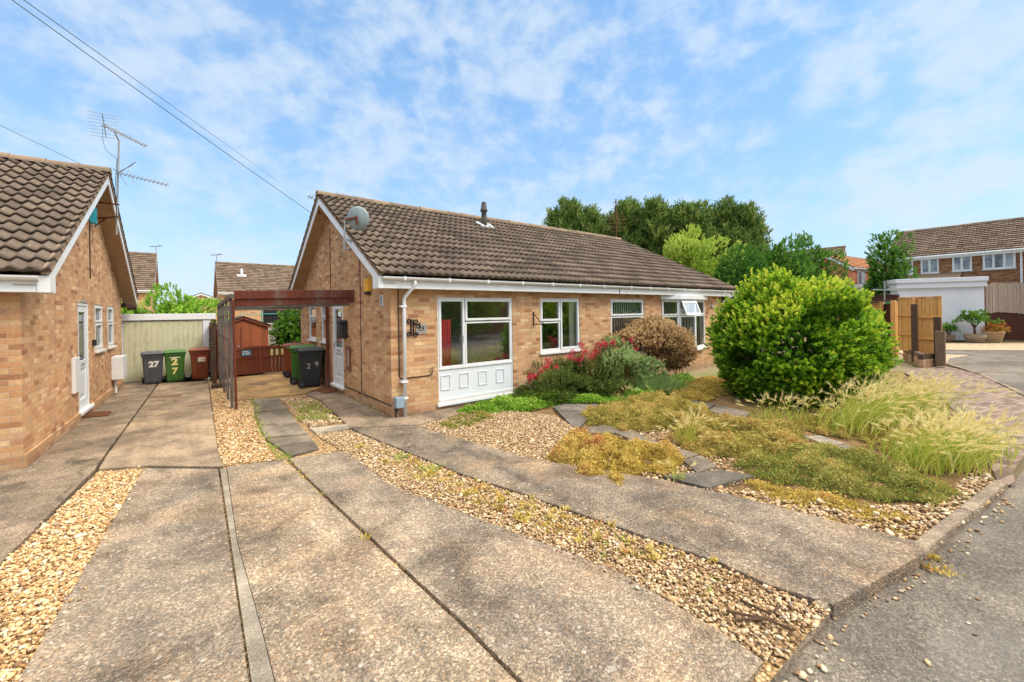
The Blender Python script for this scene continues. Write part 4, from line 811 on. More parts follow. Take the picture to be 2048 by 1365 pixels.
for (x0, x1, zt0, zt1, arch) in ((-.80, -.05, .90, .84, 0), (-.04, .92, .84, .92, 1)):
    m = MB(); n = 7 if not arch else 9; w = (x1-x0)/n
    for k in range(n): m.box(x0+k*w+.004, x0+(k+1)*w-.004, -.012, .012, .05, .86+.02*sin(k*2.1))
    L = m.build('gate_leaf', M['redwood'], t, bevel=.003)
    for b_ in ((x0, x1, -.035, -.013, .55, .64), (x0, x1, -.035, -.013, .84, .93), (x0, x0+.07, -.035, -.013, .05, .55)): m = MB(); m.box(*b_); m.build('rail', M['redwood'], L, bevel=.004)
    if arch:
        for k in range(4): m = MB(); x = .24+k*.152; m.box(x, x+.075, -.04, -.0355, .61, .81); m.build('pale_slot', M['slotyellow'], L, bevel=.003)
for x in (-.86, .95):
    m = MB(); m.box(x-.045, x+.045, -.045, .045, 0, 1.02); m.build('post', M['redwood'], t, bevel=.006)
t = empty('gate_sign', (-1.43, GY-.045, .73), 0, 'small blue notice fixed to the left gate leaf', 'sign')
m = MB(); m.box(-.125, .125, -.012, 0, -.085, .085); m.build('plate', M['sign_blue'], t, bevel=.004)
m = MB(); m.box(-.10, .05, -.0135, -.012, .03, .055); m.box(-.03, .10, -.0135, -.012, -.01, .012); m.box(-.03, .10, -.0135, -.012, -.05, -.03); m.box(-.10, -.06, -.0135, -.012, -.05, .0); m.build('lettering', M['stickerwhite'], t)
t = empty('garden_shed', (-1.4, 9.25, 0), 0, 'orange brown timber shed with shallow gable roof behind the gate', 'shed')
m = MB(); q = [(-.72, 0), (.72, 0), (.72, 1.56), (0, 1.86), (-.72, 1.56)]
m.poly(*[(x, 0, z) for x, z in q]); m.poly(*[(x, 1.9, z) for x, z in q]); m.poly((-.72, 0, 0), (-.72, 1.9, 0), (-.72, 1.9, 1.56), (-.72, 0, 1.56)); m.poly((.72, 0, 0), (.72, 1.9, 0), (.72, 1.9, 1.56), (.72, 0, 1.56)); m.build('wall', M['shedwood'], t)
m = MB()
for sx in (-1, 1): m.bar((sx*.40, -.08, 1.735), (sx*.40, 2.0, 1.735), .88, .025, (sx*.37, 0, .93))
m.build('roof', m_plain('roof_felt', srgb(70, 60, 54), .95, .2, 12), t)
m = MB()
for sx in (-1, 1): m.bar((sx*.80, -.05, 1.51), (0, -.05, 1.84), .02, .08)
m.build('bargeboard', M['redwood'], t, bevel=.003)
m = MB(); m.box(-.66, -.1, -.02, -.002, .06, 1.5); dr = m.build('door', M['shedwood'], t, bevel=.004); m = MB(); m.box(-.2, -.12, -.04, -.02, .88, .91); m.build('handle', M['alum'], dr)
m = MB(); m.box(-.1, -.06, -.03, 0, .05, 1.53); m.build('door_post', M['redwood'], t, bevel=.003)
# pale concrete panel fence and things behind it
t = empty('panel_fence', (-.9, 11.6, 0), 0, 'pale concrete panel fence between the shed and the bungalow', 'fence')
for k in range(2):
    m = MB(); x0 = -.6+k*1.9
    for j in range(6): m.box(x0+.06, x0+1.84, -.02-.004*(j % 2), .02, j*.27, j*.27+.262)
    m.build('panel', M['concfence'], t, bevel=.004)
for k in range(3): m = MB(); x = -.6+k*1.9; m.box(x-.05, x+.05, -.05, .05, 0, 1.72); m.build('post', M['concfence'], t, bevel=.006)
t = empty('netting_frame', (.0, 13.0, 0), 0, 'teal framed dark netting cage standing behind the pale fence', 'cage')
m = MB(); m.box(-.35, 2.2, -.02, .02, 0, 2.15); m.build('netting', M['black'], t)
m = MB()
for x in (-.4, .55, 1.5): m.tube([(x, -.06, 0), (x, -.06, 2.25)], .025, 6)
m.tube([(.5, -.06, 1.6), (.66, -.06, 2.2)], .02, 6); m.tube([(-1.2, -.06, 1.98), (2.2, -.06, 1.98)], .018, 6); m.build('frame', M['tealframe'], t)
t = empty('timber_fence', (-2.32, 8.0, 0), 0, 'dark weathered lattice fence between the garage bins and the carport', 'fence')
for y in (-1.1, .15, 1.3): m = MB(); m.box(-.05, .05, y-.05, y+.05, -.05, 1.72); m.build('post', M['darkpost'], t, bevel=.005)
m = MB()
for k in range(24): y = -1.05+k*.1; m.box(-.012, .012, y, y+.075, .06, 1.62+.03*sin(k*1.7))
m.build('board_panel', M['darkwood'], t); m = MB()
for k in range(16): z = .15+k*.095; m.box(-.03, -.014, -1.1, 1.3, z, z+.03)
m.build('lath', M['greywood'], t)
t = empty('timber_fence', (-2.28, 6.9, 0), 0, 'short red brown fence boards leaning beside the carport trellis', 'fence')
for k, (x, y, h) in enumerate(((.0, .0, 1.55), (.02, .14, 1.6), (.0, .27, 1.5))): m = MB(); m.bar((x, y, -.04), (x-.05, y+.02, h), .02, .11, (0, 1, 0)); m.build('board', M['redwood'], t, bevel=.004)
t = empty('timber_offcut', (-2.2, 6.3, -.02), 0, 'short dark timber block lying in the gravel by the carport trellis', 'timber')
m = MB(); m.box(-.22, .12, -.1, .1, 0, .12); m.build('block', M['darkpost'], t, bevel=.01)
GA = 9.25
t = empty('flat_roof_garage', (-3.3, GA, 0), 0, 'flat roofed garage with cream panel door and white fascia ending the left drive', 'garage')
x0, x1 = -1.12, 1.08
m = MB(); m.box(x0, x1-.14, .02, 5.5, 0, 1.8); m.build('wall', M['white_wall'], t)
m = MB(); m.box(x0-.02, x1+.06, -.06, 5.6, 1.815, 2.005); m.build('fascia', M['white'], t, bevel=.006)
for k in range(4): pass
m = MB(); x = x0+.05
while x < .78: m.box(x, min(x+.118, .79), -.012, .02, .02, 1.78); x += .126
m.box(x0+.05, .79, -.004, .021, .02, 1.78); m.build('door', M['paneldoor'], t, bevel=.004)
m = MB(); m.box(.80, 1.0, -.03, .02, -.1, 1.81); m.build('post', M['white_wall'], t, bevel=.004); m = MB(); m.box(x0-.03, x0+.045, -.02, .02, -.1, 1.81); m.build('post', M['white_wall'], t)
# ------------------------------------------------------------------ wheelie bins
def wheelie_bin(loc, rz, mat, label, sc=1.0):
    t = empty('wheelie_bin', loc, rz, label, 'wheelie bin', 'household wheelie bins'); t.scale = (sc, sc, sc)
    m = MB(); rings = []
    for z, w, d, yo in ((.03, .40, .42, .02), (.10, .43, .47, .02), (.78, .50, .56, 0), (.86, .515, .58, 0), (.865, .545, .615, 0), (.93, .55, .62, 0)):
        rings.append([m.V((x*w/2, yo+y*d/2, z)) for x, y in ((-.86, -1), (.86, -1), (1, -.88), (1, .88), (.86, 1), (-.86, 1), (-1, .88), (-1, -.88))])
    for a, b in zip(rings, rings[1:]):
        for j in range(8): m.F(a[j], a[(j+1) % 8], b[(j+1) % 8], b[j])
    m.F(*rings[0][::-1]); m.F(*rings[-1]); m.build('body', M[mat], t, bevel=.01)
    m = MB(); rings = []
    for z, s in ((.932, 1.0), (.965, 1.02), (.985, .98), (1.02, .80), (1.032, .5)):
        rings.append([m.V((x*.58/2*s, -.01+y*.65/2*s+(.02 if s < .9 else 0), z)) for x, y in ((-.88, -1), (.88, -1), (1, -.88), (1, .88), (.88, 1), (-.88, 1), (-1, .88), (-1, -.88))])
    for a, b in zip(rings, rings[1:]):
        for j in range(8): m.F(a[j], a[(j+1) % 8], b[(j+1) % 8], b[j])
    m.F(*rings[0][::-1]); m.F(*rings[-1]); m.build('lid', M[mat], t, bevel=.012)
    m = MB(); m.tube([(-.2, .30, .95), (-.2, .37, .97), (.2, .37, .97), (.2, .30, .95)], .017, 8); m.build('handle', M[mat], t, smooth=True)
    for sx in (-1, 1):
        m = MB(); m.tube([(sx*.215, .22, .1), (sx*.265, .22, .1)], .1, 18); w = m.build('wheel', M['blackplastic'], t, bevel=.008)
        m = MB(); m.tube([(sx*.264, .22, .1), (sx*.272, .22, .1)], .045, 12); m.build('hub', M['grey_plastic'], w)
    return t
def face(x, z): return (x, -.245-.04*(z-.1)/.7-.004, z)
FM = lambda x, z: frame((x, -.215-.0956*(z-.10)-.008, z), (1, 0, 0), (0, -.0956, 1))
b1 = wheelie_bin((*G(305, 770)[:2]+np.array((.0, .27)), 0), .06, 'grey_plastic', 'dark grey wheelie bin with white painted 27 before the cream garage door', .9)
text_mesh('painted_number', '27', .24, 'paint_white', b1, FM(.02, .63), bold=.012)
b2 = wheelie_bin((*G(350, 766)[:2]+np.array((.0, .27)), 0), .03, 'green_plastic', 'bright green wheelie bin with large yellow 2 above 7', .91)
text_mesh('painted_number', '2', .30, 'paint_yellow', b2, FM(-.01, .66), bold=.014, sx=1.1); text_mesh('painted_number', '7', .28, 'paint_yellow', b2, FM(-.01, .36), bold=.012)
m = MB(); m.box(-.13, .13, -.298, -.26, .79, .815); m.build('tape', M['paint_white'], b2)
b3 = wheelie_bin((*G(402, 761)[:2]+np.array((.0, .27)), 0), -.05, 'brown_plastic', 'brown wheelie bin with white sticker at the right end of the garage row', .93)
m = MB(); m.box(-.10, .14, -.290, -.26, .76, .79); m.build('red_label', M['stickerred'], b3); m = MB(); m.box(-.06, .14, -.288, -.25, .60, .74); m.build('sticker', M['stickerwhite'], b3); m = MB(); m.box(.06, .13, -.290, -.25, .62, .69); m.build('sticker_patch', M['yellow'], b3)
SIDE = lambda y, z: frame((-.2125-.053*(z-.1)-.006, y, z), (0, -1, 0), (-.052, 0, 1))
b4 = wheelie_bin((-.31, 4.74, 0), radians(78), 'darkgrey_plastic', 'black wheelie bin with a scrawled white 29 beside the carport post', 1.0)
text_mesh('painted_number', '2', .19, 'paint_white', b4, SIDE(.06, .56), bold=-.003); text_mesh('painted_number', '9', .19, 'paint_white', b4, SIDE(-.13, .60), bold=-.003)
b5 = wheelie_bin((-.36, 5.52, 0), radians(80), 'green_plastic', 'dull green wheelie bin half hidden behind the black one', 1.03)
m = MB(); m.box(-.262, -.255, -.2, -.08, .78, .83); m.build('sticker', M['stickerwhite'], b5)
b6 = wheelie_bin((-.27, 7.1, 0), radians(85), 'brown_plastic', 'brown wheelie bin behind the green one by the gate', 1.0)
# mats and drain covers
def flatbox(name, mat, px, lab, cat, h=.02, z=.004, frame_=None):
    m = MB(); m.prism(gp(*px), z-.02, z+h); return tag(m.build(name, M[mat], bevel=.006), lab, cat)
flatbox('doormat', 'mat_brown', ((166, 837), (186, 826), (223, 824), (216, 833)), 'rusty brown doormat below the left bungalow door', 'doormat', .018)
flatbox('drain_cover', 'drain', ((294, 798), (301, 793), (364, 789), (360, 795)), 'long brown drain cover in the left drive', 'drain cover', .004)
flatbox('drain_cover', 'drain', ((490, 771), (500, 768), (537, 766), (530, 770)), 'square worn drain cover in the ochre carport floor', 'drain cover', .004)
flatbox('doormat', 'mat_brown', ((628, 782), (650, 775), (678, 783), (650, 788)), 'worn brown doormat before the front door of 29', 'doormat', .018)
# ------------------------------------------------------------------ right-hand fence, white garage, pots
def plank_panel(parent, a, b, z0, z1, mat, name='board_panel', w=.1, th=.02, rails=(.3, .66)):
    a, b = np.array(a, float), np.array(b, float); L = np.linalg.norm(b-a); d = (b-a)/L; n = max(2, int(L/w)); nn = np.array((d[1], -d[0]))
    T = lambda u, q, z: (a[0]+d[0]*u+nn[0]*q, a[1]+d[1]*u+nn[1]*q, z)
    m = MB()
    for k in range(n): m.box(L*k/n+.003, L*(k+1)/n-.003, -th/2+.006*(k % 2), th/2+.006*(k % 2), z0, z1+.008*sin(k*1.3), T)
    m.box(0, L, -th*.6, -th/2, z0, z1-.02, T); p = m.build(name, M[mat], parent, bevel=.002)
    m = MB()
    for r in rails: z = z0+(z1-z0)*r; m = MB(); m.box(0, L, th/2+.006, th/2+.04, z, z+.045, T); m.build('rail', M[mat], p, bevel=.004)
    m = MB(); m.box(0, L, -.03, .04, z1+.005, z1+.035, T); m.build('cap', M[mat], p, bevel=.004); return p
def pd(u, v, d): return AT(u, v, d)
t = empty('panel_fence', tuple(G(1880, 727)), 0, 'new orange close boarded fence panels with old sleeper posts beside the block paving', 'fence'); o = np.array(t.location)
L2 = lambda u, d: (AT(u, 640, d)-o)[:2]
pa, pb_, pc_ = L2(1797, 15.2), L2(1826, 14.6), L2(1884, 13.9)
plank_panel(t, pa, pb_, .30, 2.17, 'orangewood'); plank_panel(t, pb_+np.array((.03, -.03)), pc_, .12, 2.17, 'orangewood')
def post(u, d, w, h, mat, nm='post', z=0):
    p = L2(u, d); m = MB(); m.box(p[0]-w/2, p[0]+w/2, p[1]-w/2, p[1]+w/2, z, h); return m.build(nm, M[mat], t, bevel=.01)
post(1829, 14.2, .16, 1.95, 'darkpost'); post(1828, 14.55, .1, 2.15, 'orangewood'); post(1875, 13.45, .17, 1.52, 'darkpost', 'sleeper_post'); post(1880, 13.2, .22, 1.08, 'sleeper', 'sleeper_post')
post(1787, 15.5, .14, 2.1, 'orangewood')
# low brick planter wall and sleeper
t2 = empty('planter_wall', tuple(G(1845, 731)), 0, 'low buff brick planter wall under the orange fence panels', 'wall'); o2 = np.array(t2.location)
def lowwall(a, b, z0, z1, mat, nm, w=.11):
    a, b = G(*a)[:2]-o2[:2], G(*b)[:2]-o2[:2]; dd = (b-a)/np.linalg.norm(b-a); n = np.array([-dd[1], dd[0]])
    m = MB(); m.prism([a, b, b+n*w, a+n*w], z0, z1); return m.build(nm, M[mat], t2, bevel=.006)
lowwall((1806, 715), (1845, 732), -.1, .20, 'brick', 'brick_course'); lowwall((1846, 733), (1875, 730), -.1, .20, 'brick', 'brick_course'); lowwall((1806, 715), (1845, 731.5), .203, .36, 'sleeper', 'sleeper', .13); lowwall((1846, 733), (1874, 730), .203, .36, 'darkpost', 'sleeper', .13)
t = empty('panel_fence', tuple(AT(1770, 690, 17)[:2])+(0,), 0, 'older dim fence panel half hidden between big shrub and orange fence', 'fence'); o = np.array(t.location)
plank_panel(t, L2(1735, 18), L2(1764, 17), 0, 2.0, 'orangewood', rails=(.5,)); plank_panel(t, L2(1765, 17), L2(1795, 16), 0, 1.95, 'darkwood', rails=(.5,))
for u, d in ((1764, 16.9), (1791, 15.9)): p = L2(u, d); m = MB(); m.box(p[0]-.06, p[0]+.06, p[1]-.06, p[1]+.06, 0, 2.08); m.build('post', M['orangewood'], t, bevel=.008)
m = MB(); m.bar((*L2(1735, 17.9), 2.08), (*L2(1800, 15.8), 2.12), .05, .05); m.build('top_rail', M['greywood'], t)
# white garage
ga, gb = np.array(AT(1797, 680, 24.2)), np.array(AT(1970, 680, 22.9)); dirg = (gb-ga)[:2]; Lg = np.linalg.norm(dirg); dirg /= Lg; ng = np.array((-dirg[1], dirg[0]))
if ng@fw[:2] < 0: ng = -ng
t = empty('white_garage', (ga[0], ga[1], 0), 0, 'white painted block garage with flat roof behind the potted plants', 'garage')
TGA = lambda u, q, z: (dirg[0]*u+ng[0]*q, dirg[1]*u+ng[1]*q, z)
m = MB(); m.box(0, Lg, 0, 6, -.05, 2.95, TGA); m.build('wall', M['white_wall'], t)
m = MB(); m.box(-.1, Lg+.06, -.12, 6.1, 2.9, 3.2, TGA); m.build('fascia', M['white_wall'], t, bevel=.01)
m = MB(); m.box(-.16, Lg+.1, -.18, 6.2, 3.203, 3.44, TGA); m.build('roof_edge', M['white_wall'], t, bevel=.015)
m = MB(); m.box(.02, .5, -.012, 0, 0, 2.88, TGA); m.build('pilaster', M['white_wall'], t); m = MB()
for j in range(12): m.box(.5, Lg-.6, -.004, 0.001, j*.235+.01, j*.235+.225, TGA)
m.build('block_course', M['white_wall'], t, bevel=.003)
# dark fence and reed screen
fa, fb = np.array(AT(1972, 682, 23.0)), np.array(AT(2200, 682, 22.2)); df = (fb-fa)[:2]; Lf = np.linalg.norm(df); df /= Lf; nf = np.array((-df[1], df[0]))
if nf@fw[:2] < 0: nf = -nf
TFE = lambda u, q, z: (df[0]*u+nf[0]*q, df[1]*u+nf[1]*q, z)
t = empty('timber_fence', (fa[0], fa[1], 0), 0, 'dark brown boarded fence right of the white garage', 'fence')
m = MB(); u = 0
while u < Lf: m.box(u+.005, u+.14, 0, .025, 0, 1.62+random.uniform(-.02, .02), TFE); u += .145
m.build('board_panel', M['darkwood'], t, bevel=.004)
m = MB(); m.box(0, Lf, .03, .09, 0.05, 1.5, TFE); m.build('backing_rail', M['darkwood'], t)
t = empty('reed_screen', (fa[0], fa[1], 0), 0, 'pale grey reed screening hung above the dark brown fence', 'screen')
m = MB(); u = 0
while u < Lf: a_ = random.uniform(-.02, .02); z0 = 1.42+.06*sin(u*2.3)+random.uniform(-.03, .03); m.box(u, u+.028, -.04+random.uniform(-.012, .012), -.02, z0, 3.05+random.uniform(-.06, .06), TFE); u += .03
m.build('reeds', M['reed'], t)
# ------------------------------------------------------------------ plants
def unit(v): return v/np.maximum(np.linalg.norm(v, axis=-1, keepdims=True), 1e-9)
def leaf_cloud(name, P, D, N, ln, wd, var, mat, parent=None, fold=.18):
    """diamond leaves: base P, direction D, face normal about N"""
    n = len(P); D = unit(D); R = unit(np.cross(D, N+rng.normal(0, .02, (n, 3)))); N = np.cross(R, D)
    ln = np.broadcast_to(ln, n)[:, None]; wd = np.broadcast_to(wd, n)[:, None]
    a = P; b = P+D*ln*.45+R*wd*.5+N*ln*fold; c = P+D*ln; d = P+D*ln*.45-R*wd*.5+N*ln*fold
    V = np.stack([a, b, c, d], 1).reshape(-1, 3); F = np.arange(4*n).reshape(n, 4)
    return np_mesh(name, V, F, mat if isinstance(mat, list) else M[mat], parent, np.clip(var, 0, 1))
def rand_dirs(n, zmin=-1.0):
    z = rng.uniform(zmin, 1, n); t = rng.uniform(0, 2*pi, n); r = np.sqrt(1-z*z); return np.stack([r*np.cos(t), r*np.sin(t), z], 1)
class Lump:
    def __init__(s, k=9, amp=.12, f=(2, 6)):
        s.w = rng.normal(0, 1, (k, 3)); s.w = unit(s.w)*rng.uniform(f[0], f[1], (k, 1)); s.p = rng.uniform(0, 6.28, k); s.a = amp/sqrt(k)*1.6
    def __call__(s, d): return 1+s.a*np.sin(d@s.w.T+s.p).sum(1)
def shrub(parent, mat, c, rad, nsp, nleaf, ln, wd, zmin=-.75, lump=.14, f=(2, 7), inner=.72, tipbias=.35, upb=.5, name='foliage', spr=.07, gap=.0, vbase=.45, loose=0):
    c = np.array(c, float); rad = np.array(rad, float); d = rand_dirs(nsp, zmin); L = Lump(10, lump, f); L2_ = Lump(12, .9, (5, 12))
    rr = np.where(rng.random(nsp) < .78, rng.uniform(.93, 1.04, nsp), rng.uniform(inner, .95, nsp)); lf = L(d); rr *= lf; g = L2_(d)
    if loose: rr = rr*np.where(rng.random(nsp) < .12, rng.uniform(1.0, 1.08, nsp), rng.uniform(.91, 1.01, nsp))
    keep = g > gap; d, rr, lf, g = d[keep], rr[keep], lf[keep], g[keep]; P = c+d*rad*rr[:, None]; out = unit(d/rad); out = unit(out+np.array((0, 0, upb))+rng.normal(0, .28, d.shape))
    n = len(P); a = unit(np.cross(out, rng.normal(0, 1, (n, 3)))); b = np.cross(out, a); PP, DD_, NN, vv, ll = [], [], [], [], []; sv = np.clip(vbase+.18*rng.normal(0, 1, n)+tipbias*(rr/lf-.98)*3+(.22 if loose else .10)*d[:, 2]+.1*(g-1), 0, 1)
    for k in range(nleaf):
        th = 2.399*k+rng.uniform(-.4, .4, n); open_ = .35+.9*(k/nleaf); sd_ = a*np.cos(th)[:, None]+b*np.sin(th)[:, None]; q = unit(out+sd_*open_)
        PP.append(P+out*(spr*(1-k/nleaf)-spr*.5)[..., None] if np.ndim(spr) else P+out*spr*(.5-k/nleaf)); DD_.append(q); NN.append(unit(out*1.0-sd_*.6)); vv.append(sv+rng.normal(0, .08, n)+(.14 if k < 3 else -.05)); ll.append(rng.uniform(.7, 1.15, n))
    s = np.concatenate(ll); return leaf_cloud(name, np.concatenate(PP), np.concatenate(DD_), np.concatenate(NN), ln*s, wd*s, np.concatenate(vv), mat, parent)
def stems(parent, base, tips, r=.03, mat='bark', name='trunk'):
    m = MB()
    for tpt in tips:
        b = np.array(base, float); e = np.array(tpt, float); mid = (b+e)/2+np.array((random.uniform(-.1, .1), random.uniform(-.1, .1), .1))*np.linalg.norm(e-b)*.5
        m.tube([b, mid, e], [r, r*.7, r*.3], 6)
    return m.build(name, M[mat], parent, smooth=True)
# the big green shrub
sc_ = AT(1585, 690, 9.1); sc_[2] = 0
t = empty('green_shrub', tuple(sc_), 0, 'big rounded bright green shrub in the front garden', 'shrub')
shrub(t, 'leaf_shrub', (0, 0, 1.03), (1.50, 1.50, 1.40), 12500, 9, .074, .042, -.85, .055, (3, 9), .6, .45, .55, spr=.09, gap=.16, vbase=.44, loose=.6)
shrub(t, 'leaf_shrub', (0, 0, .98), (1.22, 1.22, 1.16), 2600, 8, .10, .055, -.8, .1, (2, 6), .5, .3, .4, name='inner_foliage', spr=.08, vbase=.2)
stems(t, (0, 0, -.05), [(cos(a)*r_, sin(a)*r_, z) for a, r_, z in [(k*.7, 1.2+.3*(k % 3), .7+.25*(k % 4)) for k in range(14)]], .035, 'bark', 'stem')
# dead brown dome
dp_ = AT(1290, 690, 11.6); dp_[2] = 0
t = empty('dead_shrub', tuple(dp_), 0, 'dead brown clipped dome shrub before the bow window', 'shrub')
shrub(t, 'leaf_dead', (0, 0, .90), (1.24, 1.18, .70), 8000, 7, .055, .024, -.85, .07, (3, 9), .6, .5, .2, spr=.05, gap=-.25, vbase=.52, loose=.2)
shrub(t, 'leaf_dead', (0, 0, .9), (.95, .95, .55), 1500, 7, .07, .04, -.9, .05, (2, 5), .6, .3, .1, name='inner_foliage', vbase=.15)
stems(t, (0, 0, -.05), [(cos(k)*.7, sin(k)*.7, .6) for k in range(8)], .03, 'bark', 'stem')
# ground-hugging mats
def mound(name, label, px, h, n, mat, ln=.026, cat='ground cover', rough=.55, thr=-.30, ew=.30):
    pts = np.array([G(u, v, -.05)[:2] for u, v in px]); ctr = pts.mean(0); big = (pts-ctr)*1.14+ctr
    q = sample_poly([tuple(p) for p in big], n*1.5); n = len(q)
    dmin = np.full(n, 1e9); ins = inside(q, pts)
    for i in range(len(pts)):
        a, b = pts[i], pts[(i+1) % len(pts)]; ab = b-a; tt = np.clip(((q-a)@ab)/(ab@ab), 0, 1); dmin = np.minimum(dmin, np.linalg.norm(q-(a+tt[:, None]*ab), axis=1))
    dmin = np.where(ins, dmin, -dmin); nz = lambda f, k: sum(np.sin(q@w_+p_) for w_, p_ in zip(rng.normal(0, f, (k, 2)), rng.uniform(0, 6, k)))/sqrt(k)
    f1, f2, f3 = nz(4, 6), nz(11, 6), nz(30, 6)
    edge = np.clip((dmin+(.07*f2+.05*f1)*ew/.3)/ew, 0, 1); prof = edge**.8
    keep = (rng.random(n) < np.clip(edge*4+.02, 0, 1)*np.clip(.75+.5*(f2-thr)+.25*f3, .12, 1)); hh = h*np.clip(.54+.28*f1+.24*f2+.12*f3, .10, 1.4)*prof
    z = -.06+hh*rng.uniform(.45, 1.0, n)+np.where(rng.random(n) < .06, rng.uniform(0, .05, n), 0); P = np.column_stack([q, z])[keep]; n = len(P)
    D = unit(np.column_stack([rng.normal(0, .7, n), rng.normal(0, .7, n), rng.uniform(-.05, 1.2, n)])); N = unit(np.column_stack([rng.normal(0, .6, n), rng.normal(0, .6, n), np.ones(n)]))
    s = rng.uniform(.5, 1.45, n); v = .48+.17*f1[keep]+.16*f2[keep]+.08*f3[keep]+rng.normal(0, .17, n)
    t = empty(name, (ctr[0], ctr[1], 0), 0, label, cat); o = np.array((ctr[0], ctr[1], 0))
    leaf_cloud('leaves', P-o, D, N, ln*s, ln*.55*s, v, mat, t)
    k = rng.random(n) < .07; Pk = P[k]; m_ = len(Pk); leaf_cloud('stems', Pk-o, np.column_stack([rng.normal(0, .5, (m_, 2)), rng.uniform(.3, 1.2, m_)]), rng.normal(0, 1, (m_, 3)), rng.uniform(.03, .09, m_), .004, rng.uniform(.2, 1, m_), 'leaf_yellowing', t)
    rings = []; m = MB()
    for j in range(5):
        f = 1-j/4.2; rings.append([m.V((*((p-ctr)*f*.93), -.085+h*.30*min(1, ((1-f)*np.linalg.norm(p-ctr)/.30))**.8)) for p in pts])
    for a, b in zip(rings, rings[1:]):
        for i in range(len(pts)): m.F(a[i], a[(i+1) % len(pts)], b[(i+1) % len(pts)], b[i])
    m.F(*rings[-1]); m.build('thatch', m_thatch, t, smooth=True); return t
m_thatch = M['soil']
mound('moss_mat', 'rounded olive moss mat beside the dark stepping slab', [(1150, 845), (1190, 815), (1260, 797), (1330, 800), (1400, 812), (1440, 835), (1400, 858), (1330, 868), (1250, 862)], .24, 12000, 'leaf_mat', thr=-.8)
mound('moss_mat', 'yellow olive mat overhanging the dark concrete run', [(1088, 915), (1110, 893), (1170, 876), (1250, 880), (1320, 897), (1372, 925), (1330, 945), (1262, 962), (1240, 978), (1180, 960), (1130, 940)], .21, 13000, 'leaf_matyellow', thr=-.7)
mound('moss_mat', 'broad tan green mat in the middle of the garden', [(1340, 872), (1400, 852), (1500, 838), (1580, 850), (1620, 870), (1580, 905), (1500, 925), (1430, 915), (1370, 900)], .21, 12000, 'leaf_mat', thr=-.8)
mound('moss_mat', 'low yellow olive mat in front of the big green shrub', [(1570, 850), (1640, 828), (1740, 830), (1800, 850), (1790, 875), (1730, 885), (1650, 868)], .15, 10000, 'leaf_mat', thr=-.6)
mound('moss_mat', 'large green mat nearest the kerb', [(1440, 930), (1540, 900), (1640, 892), (1740, 908), (1830, 935), (1900, 972), (1930, 1000), (1850, 1010), (1740, 1000), (1620, 985), (1510, 962)], .17, 13000, 'leaf_matgreen', .024, thr=-.7)
mound('moss_mat', 'thin orange tinged creeping mat between green mat and dark concrete', [(1440, 968), (1520, 962), (1640, 988), (1760, 1004), (1840, 1018), (1820, 1048), (1730, 1042), (1640, 1022), (1530, 1000)], .07, 6000, 'leaf_matyellow', .024)
mound('moss_mat', 'small green cushion on the pale gravel below the big window', [(872, 856), (895, 838), (930, 826), (975, 828), (985, 840), (950, 855), (905, 862)], .12, 12000, 'leaf_matgreen', ew=.12, thr=-1)
mound('moss_mat', 'ochre mat tucked left of the big green shrub', [(1325, 792), (1360, 770), (1420, 755), (1460, 765), (1450, 790), (1410, 803), (1360, 800)], .18, 10000, 'leaf_matyellow', thr=-.8)
mound('moss_mat', 'ochre mat under the barley grass at the block paving edge', [(1720, 890), (1800, 862), (1900, 870), (1960, 900), (1960, 935), (1880, 950), (1800, 925)], .12, 6000, 'leaf_mat')
mound('ivy_carpet', 'bright green leafy carpet along the front wall', [(900, 832), (960, 812), (1030, 790), (1100, 775), (1200, 790), (1260, 800), (1225, 806), (1130, 808), (1060, 822), (990, 830)], .17, 6500, 'leaf_ivy', .048, ew=.16, thr=-1)
mound('ivy_carpet', 'bright green leafy patch below the dead brown shrub', [(1245, 790), (1290, 768), (1340, 760), (1385, 758), (1390, 778), (1340, 795), (1290, 803)], .24, 6500, 'leaf_ivy', .05, ew=.16, thr=-1)
# valerian, juniper, sage
def px_pts(n, px, d, jz=0): return None
jc = AT(1120, 770, 9.6); jc[2] = 0
t = empty('juniper_bush', tuple(jc), 0, 'dark spreading juniper between bright carpet and red flowers', 'bush')
shrub(t, 'leaf_juniper', (0, 0, .22), (.95, .7, .36), 3600, 9, .07, .014, -.5, .25, (3, 8), .6, .3, .6, spr=.10, vbase=.45)
t = empty('juniper_bush', tuple(jc+np.array((.75, -.15, 0))), 0, 'taller dark juniper at the foot of the grey green bush', 'bush')
shrub(t, 'leaf_juniper', (0, 0, .28), (.62, .6, .44), 2600, 9, .07, .014, -.5, .25, (3, 8), .6, .3, .6, spr=.10, vbase=.4)
gc = AT(1240, 770, 10.4); gc[2] = 0
t = empty('valerian_bush', tuple(gc), 0, 'grey green leafy bush topped by pink red flower heads', 'bush')
shrub(t, 'leaf_sage', (0, 0, .42), (.85, .75, .55), 2600, 8, .075, .026, -.6, .2, (3, 8), .5, .3, .6, spr=.09, vbase=.5)
t = empty('lavender_tuft', tuple(gc+np.array((.15, -.85, 0))), 0, 'blue green lavender tuft at the front of the grey green bush', 'bush')
n = 1600; q = rng.normal(0, .22, (n, 2)); leaf_cloud('leaves', np.column_stack([q, np.zeros(n)]), np.column_stack([q*1.2+rng.normal(0, .15, (n, 2)), np.ones(n)]), rng.normal(0, 1, (n, 3)), rng.uniform(.2, .5, n), .010, rng.uniform(.1, .8, n), 'leaf_sage', t)
